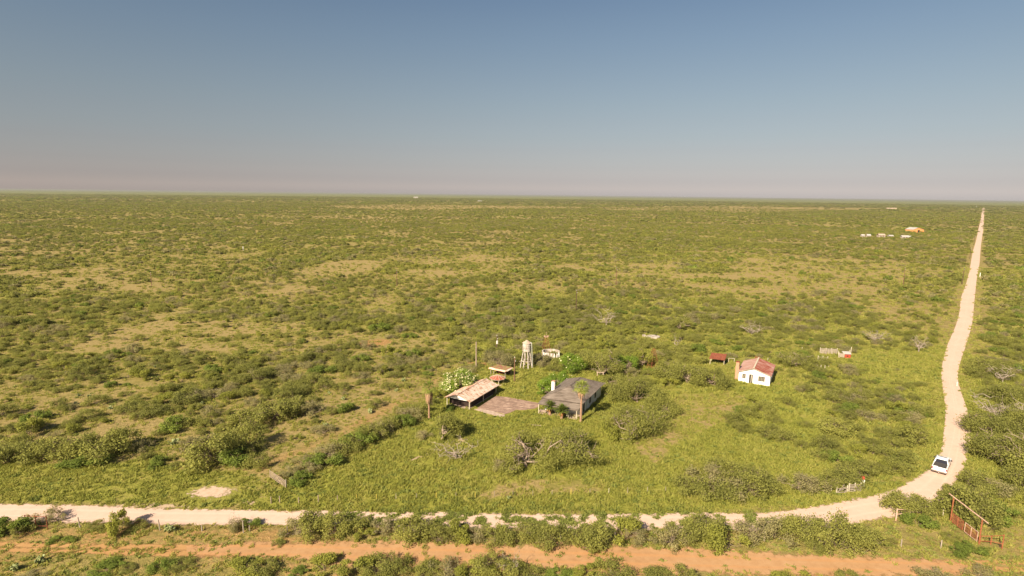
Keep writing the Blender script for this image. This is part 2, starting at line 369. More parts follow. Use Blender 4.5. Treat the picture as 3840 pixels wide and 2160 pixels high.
M['orangewall'] = surf('orange_wall', [(.3, (.66, .24, .08)), (.7, (.78, .33, .13))], .6, .9)
M['whiteroof'] = surf('white_roof', [(.3, (.36, .33, .30)), (.7, (.45, .42, .39))], .6, .6)
M['redwall'] = surf('red_board', [(.3, (.26, .04, .02)), (.7, (.42, .08, .04))], 3, .8)
M['flower'] = surf('petal', [(.3, (.50, .45, .22)), (.7, (.66, .60, .36))], 3, .9, bstr=0)
M['paint'] = None

def foliage(name, stops, trans=.45, gain=1.0):
    m, t, b = mat_base(name)
    lv = attr(t, 'lv').outputs['Fac']; tn = attr(t, 'tone', 'INSTANCER').outputs['Fac']
    n = noise(t, gpos(t), .35, 2)
    v = mathn(t, 'ADD', mathn(t, 'MULTIPLY', lv, .55), mathn(t, 'MULTIPLY', tn, .33))
    v = mathn(t, 'ADD', v, mathn(t, 'MULTIPLY', mathn(t, 'SUBTRACT', n, .5), .35))
    c = ramp(t, v, stops)
    t.links.new(c, b.inputs['Base Color']); b.inputs['Roughness'].default_value = .7; b.inputs['Specular IOR Level'].default_value = .15
    tr = t.nodes.new('ShaderNodeBsdfTranslucent'); t.links.new(c, tr.inputs[0])
    ms = t.nodes.new('ShaderNodeMixShader'); ms.inputs[0].default_value = trans
    t.links.new(b.outputs[0], ms.inputs[1]); t.links.new(tr.outputs[0], ms.inputs[2]); t.links.new(ms.outputs[0], t.nodes['Material Output'].inputs[0])
    return m
K = 1.3
def sc(a, b, c): return (a * K * 1.01, b * K * 1.055, c * K * 1.12)
M['leaf'] = foliage('mesquite_leaves', [(.05, sc(.105, .105, .028)), (.3, sc(.162, .158, .037)), (.55, sc(.228, .217, .047)), (.8, sc(.295, .273, .06)), (.97, sc(.36, .318, .082))])
M['leafbright'] = foliage('bright_leaves', [(.1, sc(.09, .13, .018)), (.5, sc(.18, .245, .028)), (.9, sc(.29, .335, .042))])
M['leaffresh'] = foliage('fresh_leaves', [(.1, sc(.10, .125, .022)), (.5, sc(.17, .20, .033)), (.9, sc(.25, .27, .045))])
M['leafyellow'] = foliage('yellow_leaves', [(.1, sc(.14, .14, .026)), (.5, sc(.24, .233, .04)), (.9, sc(.34, .31, .055))])
M['leafgrey'] = foliage('grey_leaves', [(.1, sc(.16, .14, .06)), (.5, sc(.25, .215, .085)), (.9, sc(.34, .28, .12))])
M['grass'] = foliage('grass_blades', [(.0, sc(.17, .178, .034)), (.35, sc(.245, .238, .042)), (.65, sc(.30, .262, .062)), (.95, sc(.355, .262, .10))], .45)
M['weed'] = foliage('weed_leaves', [(.1, sc(.12, .135, .028)), (.5, sc(.19, .20, .042)), (.9, sc(.28, .26, .07))])
M['palmleaf'] = foliage('palm_leaves', [(.1, sc(.09, .11, .018)), (.5, sc(.22, .25, .04)), (.9, sc(.38, .36, .09))])
M['deadfrond'] = surf('dead_frond', [(.3, (.26, .14, .075)), (.7, (.50, .33, .2))], 5, .9, bstr=0)
M['orangefrond'] = surf('orange_dead_frond', [(.3, (.22, .09, .03)), (.7, (.40, .19, .065))], 5, .9, bstr=0)
M['cactus'] = surf('cactus_pad', [(.3, (.13, .16, .05)), (.6, (.26, .28, .11)), (.8, (.38, .37, .19))], 3, .6, bstr=0)
M['twig'] = surf('twig_bark', [(.3, (.13, .09, .06)), (.7, (.27, .20, .145))], 3, .9, bstr=0)
M['palebark'] = surf('pale_bark', [(.3, (.20, .15, .105)), (.7, (.38, .29, .215))], 3, .9, bstr=0)
M['deadbark'] = surf('grey_dead_bark', [(.3, (.20, .155, .12)), (.7, (.43, .35, .28))], 3, .9, bstr=0)
M['palmbark'] = surf('palm_bark', [(.3, (.2, .11, .065)), (.7, (.40, .25, .16))], 4, .9, (1, 1, 4))

def ground_mat():
    m, t, b = mat_base('scrubland_ground')
    P = gpos(t); a = attr(t, 'cover'); s_ = t.nodes.new('ShaderNodeSeparateColor'); t.links.new(a.outputs['Color'], s_.inputs[0])
    n05 = noise(t, P, 1.6, 5, .65); n2 = noise(t, P, .35, 4, .6); n8 = noise(t, P, .07, 3, .55); nf = noise(t, P, 6.0, 3, .7)
    dry = ramp(t, n2, [(.3, (.21, .17, .055)), (.5, (.285, .22, .08)), (.7, (.36, .265, .115))])
    gr = ramp(t, n2, [(.28, (.19, .20, .034)), (.5, (.255, .25, .044)), (.72, (.32, .287, .07))])
    tan = ramp(t, n05, [(.3, (.24, .185, .068)), (.5, (.32, .24, .095)), (.7, (.41, .295, .135))])
    org = ramp(t, n05, [(.3, (.28, .15, .055)), (.5, (.39, .205, .075)), (.7, (.47, .27, .12))])
    tan = mixc(t, s_.outputs[2], tan, org)
    c = mixc(t, s_.outputs[1], dry, gr)
    k = mathn(t, 'ADD', s_.outputs[0], mathn(t, 'MULTIPLY', mathn(t, 'SUBTRACT', n05, .5), 1.3))
    k = mathn(t, 'ADD', k, mathn(t, 'MULTIPLY', mathn(t, 'SUBTRACT', n2, .5), .7))
    c = mixc(t, sstep(t, k, .38, .78), c, tan)
    c = mixc(t, 1.0, c, ramp(t, nf, [(.3, (.72,) * 3), (.55, (1,) * 3), (.8, (1.12,) * 3)]), 'MULTIPLY')
    # far plain: brush too small to model reads as mottled darker green
    d = t.nodes.new('ShaderNodeVectorMath'); d.operation = 'LENGTH'; t.links.new(P, d.inputs[0])
    far = sstep(t, d.outputs['Value'], 2500, 9000)
    nfar = noise(t, P, .004, 5, .6)
    cf = ramp(t, nfar, [(.35, (.13, .145, .045)), (.5, (.16, .17, .05)), (.62, (.20, .19, .065)), (.7, (.28, .22, .11))])
    c = mixc(t, far, c, cf)
    t.links.new(c, b.inputs['Base Color']); b.inputs['Roughness'].default_value = .95; b.inputs['Specular IOR Level'].default_value = .05
    bump(t, b, mathn(t, 'ADD', n05, mathn(t, 'MULTIPLY', nf, .4)), .9, .35)
    return m
def strip_mat(name, stops, half, scale=.8, rut=None, patch=0.0):
    m, t, b = mat_base(name); P = gpos(t)
    n = noise(t, P, scale, 6, .65); nb = noise(t, P, .12, 3); nj = noise(t, P, 1.1, 5, .7)
    c = ramp(t, mathn(t, 'ADD', mathn(t, 'MULTIPLY', n, .6), mathn(t, 'MULTIPLY', nb, .4)), stops)
    ac = attr(t, 'across').outputs['Fac']                  # metres from the centre line
    if rut:
        dd = mathn(t, 'ABSOLUTE', mathn(t, 'SUBTRACT', mathn(t, 'ABSOLUTE', ac), rut[0]))
        c = mixc(t, mathn(t, 'MULTIPLY', sstep(t, mathn(t, 'ADD', dd, mathn(t, 'MULTIPLY', nb, .6)), rut[1] + .3, .1), .55), c, rut[2])
    t.links.new(c, b.inputs['Base Color']); b.inputs['Roughness'].default_value = .95; b.inputs['Specular IOR Level'].default_value = .1
    ed = attr(t, 'edge').outputs['Fac']
    k = mathn(t, 'ADD', ed, mathn(t, 'MULTIPLY', mathn(t, 'SUBTRACT', nj, .5), half * 2.4))
    if patch: k = mathn(t, 'SUBTRACT', k, mathn(t, 'MULTIPLY', sstep(t, nb, .45, .75), patch))
    al = sstep(t, k, half * .75, half * 1.25)
    t.links.new(al, b.inputs['Alpha'])
    bump(t, b, n, .25, .05)
    return m
def patch_mat(name, stops, thr=.5):
    m, t, b = mat_base(name); P = gpos(t); n = noise(t, P, 1.3, 6, .7); nb = noise(t, P, .4, 3)
    t.links.new(ramp(t, n, stops), b.inputs['Base Color']); b.inputs['Roughness'].default_value = .95
    k = mathn(t, 'ADD', attr(t, 'edge').outputs['Fac'], mathn(t, 'MULTIPLY', mathn(t, 'SUBTRACT', n, .5), 1.6))
    t.links.new(sstep(t, k, thr - .12, thr + .12), b.inputs['Alpha']); return m

# ------------------------------------------------------------------ ground
def axis(neg, pos, step, lim, gr):
    a = [0.0]
    while a[-1] < pos: a.append(a[-1] + step)
    s_ = step
    while a[-1] < lim: s_ *= gr; a.append(a[-1] + s_)
    b = [0.0]
    while b[-1] > neg: b.append(b[-1] - step)
    s_ = step
    while b[-1] > -lim: s_ *= gr; b.append(b[-1] - s_)
    return np.array(sorted(set(b[1:] + a)))
xs = axis(-240, 240, 1.6, 90000, 1.045)
ys = np.concatenate([np.arange(20, 330, 1.4)]); s_ = 1.4; l_ = [ys[-1]]
while l_[-1] < 110000: s_ *= 1.022; l_.append(l_[-1] + s_)
ys = np.concatenate([[-3000, -400, -60, 0], ys, l_[1:]])
XX, YY = np.meshgrid(xs, ys); nx, ny = len(xs), len(ys)
bare, lush, red, _d = cover(XX.ravel(), YY.ravel())
idx = np.arange(nx * ny).reshape(ny, nx)
F = np.stack([idx[:-1, :-1].ravel(), idx[:-1, 1:].ravel(), idx[1:, 1:].ravel(), idx[1:, :-1].ravel()], 1)
V = np.stack([XX.ravel(), YY.ravel(), np.zeros(nx * ny)], 1)
gnd = newmesh('ground', V, F, ground_mat(), attrs={'cover': ('POINT', np.stack([bare, lush, red, np.ones_like(red)], 1))})
tag(gnd, 'flat scrubland ground of yellow green grass with bare tan soil', None, None, 'structure')

def strip(name, up, lo, mat, z, ext, n=10, fine=3.0, label=None):
    U = [Vector(q[:2] if len(q) < 3 else q[:2]) for q in up]; W = [Vector(q[:2]) for q in lo]
    rows = []
    for i in range(len(U) - 1):
        l = ((U[i] + W[i]) / 2 - (U[i + 1] + W[i + 1]) / 2).length; k = max(2, min(40, int(l / fine)))
        i0, i3 = max(i - 1, 0), min(i + 2, len(U) - 1)
        for j in range(k):
            tt = j / k
            def cr(A): return .5 * ((2 * A[i]) + (A[i + 1] - A[i0]) * tt + (2 * A[i0] - 5 * A[i] + 4 * A[i + 1] - A[i3]) * tt * tt + (3 * A[i] - A[i0] - 3 * A[i + 1] + A[i3]) * tt ** 3)
            rows.append((cr(U), cr(W)))
    rows.append((U[-1], W[-1]))
    V, ed, ac = [], [], []
    for a, b in rows:
        d = (b - a); wdt = d.length; d = d / max(wdt, 1e-6); a2 = a - d * ext; b2 = b + d * ext; W_ = wdt + 2 * ext
        for j in range(n + 1):
            q = a2 + (b2 - a2) * (j / n); V.append((q.x, q.y, z)); ed.append(min(j / n, 1 - j / n) * W_); ac.append((j / n - .5) * W_)
    k = n + 1; idx = np.arange(len(V)).reshape(-1, k)
    F = np.stack([idx[:-1, :-1].ravel(), idx[:-1, 1:].ravel(), idx[1:, 1:].ravel(), idx[1:, :-1].ravel()], 1)
    o = newmesh(name, V, F, mat, attrs={'edge': ('POINT', ed), 'across': ('POINT', ac)})
    return tag(o, label, None, None, 'structure')
M['caliche'] = strip_mat('caliche', [(.3, (.52, .36, .27)), (.5, (.57, .405, .31)), (.7, (.61, .445, .35))], 1.0, 1.1, (1.0, .5, (.64, .48, .38)))
M['reddirt'] = strip_mat('red_dirt', [(.3, (.32, .175, .08)), (.5, (.40, .23, .11)), (.7, (.46, .28, .145))], 1.8, 1.1, (.9, .5, (.49, .24, .095)), .9)
M['faintdirt'] = strip_mat('faint_dirt', [(.3, (.34, .18, .07)), (.7, (.44, .26, .11))], .8, 1.1, None, .35)
strip('road', W1U, W1L, M['caliche'], .03, 1.0, 10, 3, 'pale caliche road that bends past the truck and runs to the horizon')
strip('dirt_track', [G(*q) for q in R2_UP], [G(*q) for q in R2_LO], M['reddirt'], .025, 2.5, 10, 3, 'orange dirt track along the bottom edge of the photo')
for u_, l_, lb in (([(-900, 2006), (0, 2036), (600, 2046), (1250, 2053)], [(-900, 2018), (0, 2047), (600, 2057), (1250, 2066)], 'upper faint rut where the orange track thins out at the left'),
                   ([(-900, 2025), (0, 2055), (600, 2068), (1250, 2080)], [(-900, 2037), (0, 2066), (600, 2080), (1250, 2092)], 'lower faint rut where the orange track thins out at the left'),
                   ([(3300, 2100), (3600, 2103), (3840, 2104), (4300, 2108)], [(3300, 2112), (3600, 2113), (3840, 2114), (4300, 2118)], 'upper faint rut where the orange track fades at the right'),
                   ([(3300, 2128), (3600, 2130), (3840, 2131), (4300, 2133)], [(3300, 2142), (3600, 2142), (3840, 2142), (4300, 2144)], 'lower faint rut where the orange track fades at the right')):
    strip('track_rut', [G(*q) for q in u_], [G(*q) for q in l_], M['faintdirt'], .012 if 'upper' in lb else .018, 1.1, 6, 3, lb)
sp_u = [g('c8', *q) for q in ((2370, 405), (2576, 400), (2900, 395))]; sp_l = [g('c8', *q) for q in ((2370, 428), (2576, 436), (2900, 440))]
strip('path', sp_u, sp_l, M['reddirt'], .02, .8, 6, 2, 'narrow bare track leaving the right edge behind the pipe gate')
def blob(name, c, rx, ry, rot, mat, z, label):
    V, F, ed = [(c.x, c.y, z)], [], [1.0]; n, m_ = 36, 7
    for j in range(1, m_ + 1):
        for i in range(n):
            a = 2 * math.pi * i / n; rr = j / m_; x, y = rr * rx * math.cos(a), rr * ry * math.sin(a)
            V.append((c.x + x * math.cos(rot) - y * math.sin(rot), c.y + x * math.sin(rot) + y * math.cos(rot), z)); ed.append(1 - rr)
    for i in range(n):
        F.append((0, 1 + i, 1 + (i + 1) % n))
        for j in range(m_ - 1): a, b = 1 + j * n, 1 + (j + 1) * n; F.append((a + i, b + i, b + (i + 1) % n, a + (i + 1) % n))
    return tag(newmesh(name, V, F, mat, attrs={'edge': ('POINT', ed)}), label, None, None, 'structure')
M['gravel'] = patch_mat('pale_gravel', [(.3, (.40, .27, .17)), (.5, (.50, .36, .25)), (.7, (.56, .41, .30))], .42)
M['gravelthin'] = patch_mat('thin_gravel', [(.3, (.36, .25, .14)), (.7, (.50, .37, .25))], .62)
blob('bare_patch', g('c6', 1600, 292), 4.6, 2.6, 0, M['gravel'], .012, 'pale bare gravel patch above the road at the left')
blob('bare_patch', g('c6', 1880, 372), 2.2, 1.3, 0, M['gravelthin'], .014, 'small worn gravel spot between the large patch and the road')
blob('bare_patch', g('c6', 1150, 398), 12, 1.5, 0, M['gravelthin'], .016, 'thin gravel spill along the upper edge of the road')
blob('bare_patch', g('c3', 2120, 915), 5.8, 1.5, .95, M['gravelthin'], .012, 'gravel remnant of the driveway in the grass')
blob('bare_patch', g('c3', 1750, 1060), 5.5, .8, .75, M['gravelthin'], .014, 'faint lower end of the gravel driveway')

# ------------------------------------------------------------------ haze
if True:
    hz = MB().box(-30000, 30000, -500, 60000, -1.0, CH + 3).build('haze', bpy.data.materials.new('haze'))
    hm = hz.data.materials[0]; hm.use_nodes = True; ht = hm.node_tree; ht.nodes.clear()
    pv = ht.nodes.new('ShaderNodeVolumePrincipled'); pv.inputs['Density'].default_value = 5.5e-5; pv.inputs['Color'].default_value = (.42, .43, .41, 1); pv.inputs['Anisotropy'].default_value = 0
    ho = ht.nodes.new('ShaderNodeOutputMaterial'); ht.links.new(pv.outputs[0], ho.inputs['Volume'])
    tag(hz, 'thin pale air haze over the whole plain', None, None, 'stuff')

# ================================================================== VEGETATION
def leaves(r_, lobes, n, size, up=.25, out=.4, thin=.6):
    """leaf-sized quads through the outer shells of the lobes; lobes: (cx,cy,cz,rx,rz,w)"""
    lb = np.array(lobes); wt = lb[:, 5] / lb[:, 5].sum(); k = r_.choice(len(lb), n, p=wt)
    d = r_.normal(size=(n, 3)); d[:, 2] = d[:, 2] * .9 + up; d /= np.linalg.norm(d, axis=1)[:, None]
    rad = (r_.random(n) ** .45) * (1 + .18 * r_.normal(size=n))
    C = lb[k, :3] + d * np.stack([lb[k, 3], lb[k, 3], lb[k, 4]], 1) * rad[:, None]
    C[:, 2] = np.maximum(C[:, 2], .05 + .15 * r_.random(n))
    nn = r_.normal(size=(n, 3)); nn /= np.linalg.norm(nn, axis=1)[:, None]; nn = nn * (1 - out) + d * out; nn[:, 2] += .35
    nn /= np.linalg.norm(nn, axis=1)[:, None]
    a = np.cross(nn, r_.normal(size=(n, 3))); a /= np.linalg.norm(a, axis=1)[:, None]; b = np.cross(nn, a)
    s1 = (size * (.55 + .9 * r_.random(n)))[:, None]; s2 = s1 * thin
    V = np.stack([C - a * s1, C - b * s2, C + a * s1, C + b * s2], 1).reshape(-1, 3)
    F = np.arange(4 * n).reshape(n, 4)
    tone = r_.random(len(lb)) * .45
    lv = np.clip(.5 * r_.random(n) + tone[k] + .12, 0, 1)
    return V, F, lv
def limb(r_, p, q, r0, r1, n=5, wob=.12, sides=5):
    p, q = np.array(p, float), np.array(q, float); L_ = np.linalg.norm(q - p); pts = [p + (q - p) * i / n for i in range(n + 1)]
    for i in range(1, n): pts[i] = pts[i] + r_.normal(size=3) * L_ * wob * .5
    V, F = [], []
    for i, c in enumerate(pts):
        d = (pts[min(i + 1, n)] - pts[max(i - 1, 0)]); d /= np.linalg.norm(d) + 1e-9
        a = np.cross(d, [.3, .5, .81]); a /= np.linalg.norm(a) + 1e-9; b = np.cross(d, a); rr = r0 + (r1 - r0) * i / n
        for j in range(sides):
            an = 2 * math.pi * j / sides; V.append(c + (a * math.cos(an) + b * math.sin(an)) * rr)
    for i in range(n):
        for j in range(sides): F.append((i * sides + j, i * sides + (j + 1) % sides, (i + 1) * sides + (j + 1) % sides, (i + 1) * sides + j))
    return V, F, pts
def skeleton(r_, base, tips, r0, twigs=3, tw=.6, sides=5, wob=.14, split=.35):
    """trunk to limbs to twigs; returns verts, faces"""
    V, F = [], []
    def put(v, f): n = len(V); V.extend(v); F.extend([tuple(i + n for i in q) for q in f])
    base = np.array(base, float); c = np.mean(tips, 0); fork = base + (c - base) * split; fork[:2] = base[:2] + (c[:2] - base[:2]) * split * .7
    if split > 0: v, f, _ = limb(r_, base, fork, r0, r0 * .75, 3, .08, sides + 1); put(v, f)
    for t_ in tips:
        v, f, pts = limb(r_, fork if split > 0 else base, t_, r0 * .62, r0 * .14, 5, wob, sides); put(v, f)
        for _ in range(twigs):
            k = r_.integers(1, 6); dr = r_.normal(size=3); dr[2] = abs(dr[2]) * .6; dr /= np.linalg.norm(dr)
            L_ = tw * (.5 + r_.random()); v, f, p2 = limb(r_, pts[k], pts[k] + dr * L_, r0 * .26, r0 * .07, 3, .2, 3); put(v, f)
            if r_.random() < .6:
                dr2 = dr + r_.normal(size=3) * .6; dr2 /= np.linalg.norm(dr2); v, f, _ = limb(r_, p2[2], p2[2] + dr2 * L_ * .6, r0 * .14, r0 * .05, 2, .1, 3); put(v, f)
    return V, F
def bush_lobes(r_, W_, H_, n, low=.2):
    out = []
    for i in range(n):
        a = r_.random() * 2 * math.pi; q = math.sqrt(r_.random()) * W_ * .42; rx = W_ * (.09 + .13 * r_.random()); top = H_ * (1 - .45 * (q / (W_ * .5)) ** 2) * (.75 + .25 * r_.random())
        rz = min(rx * .85, top * .5); out.append((q * math.cos(a), q * math.sin(a), max(top - rz, rz * .6 + low * H_ * .5), rx, rz, rx * rx))
        if r_.random() < .5: out.append((q * math.cos(a) * 1.1, q * math.sin(a) * 1.1, rz * .8, rx * .8, rz * .8, rx * rx * .45))
    return out
def plant_meshes(seed, W_, H_, nl, n, size, leafm, barkm, low=.2, r0=.09, stems=6, twigs=4, split=0.0, thin=.55):
    r_ = np.random.default_rng(seed); lb = bush_lobes(r_, W_, H_, nl, low)
    V, F, lv = leaves(r_, lb, n, size, thin=thin)
    fm = newmesh('foliage', V, F, leafm, attrs={'lv': ('FACE', lv)}, link=False)
    sel = [lb[i] for i in r_.choice(len(lb), min(stems, len(lb)), replace=False)]
    tips = [np.array(l[:3]) + np.array([0, 0, l[4] * .5]) + r_.normal(size=3) * .15 for l in sel]
    sv, sf = skeleton(r_, (0, 0, -.1), tips, r0, twigs, W_ * .13, 4, .16, split)
    bmh = newmesh('branches', sv, np.array(sf) if len({len(q) for q in sf}) == 1 else sf, barkm, link=False)
    return fm, bmh

BUSH = []                                                # (foliage, branches, nominal width, nominal height, kind word)
for i in range(7): BUSH.append((*plant_meshes(100 + i, 5.0, 2.5 + .25 * (i % 3), 10 + 2 * i, 3300, .095, M['leaf'], M['twig'], .15, .06, 9, 7), 5.0, 2.7, 'mesquite'))
for i in range(2): BUSH.append((*plant_meshes(120 + i, 4.0, 2.2, 8, 3200, .092, M['leafyellow'], M['twig'], .1, .05, 5, 3), 4.0, 2.2, 'yellow'))
for i in range(2): BUSH.append((*plant_meshes(130 + i, 4.5, 2.3, 9, 2000, .085, M['leafgrey'], M['palebark'], .15, .07, 9, 9), 4.5, 2.3, 'grey'))
for i in range(1): BUSH.append((*plant_meshes(140 + i, 3.6, 2.0, 8, 3400, .092, M['leaffresh'], M['twig'], .05, .05, 4, 2), 3.6, 2.0, 'bright'))
KINDW = {'mesquite': 'olive', 'yellow': 'yellowish', 'grey': 'greyish twiggy', 'bright': 'fresh green'}

LAND = [  # name for labels, ground point
    ('the tin roofed carport', g('z1', 400, 900)), ('the grey hipped farmhouse', g('z1', 1700, 950)), ('the white gabled cottage', g('e5', 750, 640)),
    ('the water tower', g('z1', 1210, 460)), ('the parked pickup truck', G(3530, 1770)), ('the tall pipe gateway', g('f5', 1600, 900)),
    ('the leaning rail gate', g('c3', 380, 1340)), ('the collapsed plank fence', g('f4', 1000, 1100)), ('the pale gravel patch', g('c6', 1600, 290)),
    ('the red hen hut', g('f6', 1600, 560)), ('the rusty open shed', g('e5', 200, 350)), ('the round ruined tank', g('f3', 1300, 900)),
    ('the bare driveway gravel', g('c3', 2120, 915)), ('the brown skirted palm', g('z1', 30, 1055)), ('the collapsed dead tree', g('c3', 2080, 1080)),
    ('the red pipe brace at far left', g('c6', 300, 560)), ('the middle of the road hedge', g('c7', 1300, 620)), ('the orange corner brace', g('f5', 250, 600)),
    ('the faint two rut trail', g('c3', 1060, 790)), ('the left picture edge', g('c2', 60, 900)), ('the lone savanna pole', g('d1', 1145, 868)),
    ('the concrete slab far back', g('e6', 370, 460)), ('the right picture edge', g('c5', 2500, 500)), ('the upper bend of the road', g('c5', 1800, 150)),
    ('the left savanna clearing', g('c2', 1300, 550)), ('the yellow fence posts', g('c7', 700, 320)), ('the orange dirt track', g('c7', 1000, 860)),
    ('the faint left track ruts', g('c6', 300, 860)), ('the faint right track ruts', g('c8', 1900, 860)), ('the silver dead tree', g('c5', 2340, 710)),
    ('the old tree behind the farmhouse', g('c4', 1190, 260)), ('the glade beside the road', g('c5', 1300, 180))]
SHRUBS = []                                              # every modelled shrub: dict(x,y,w,h,var,rz,tone,label)
def near_land(x, y):
    d = [(math.hypot(x - p.x, y - p.y), n_) for n_, p in LAND]; return min(d)
def shrub(p, W_, H_, var, tone=None, rz=None):
    SHRUBS.append(dict(x=p[0], y=p[1], w=W_, h=H_, v=var, t=rnd.random() if tone is None else tone, rz=rnd.random() * 6.28 if rz is None else rz))

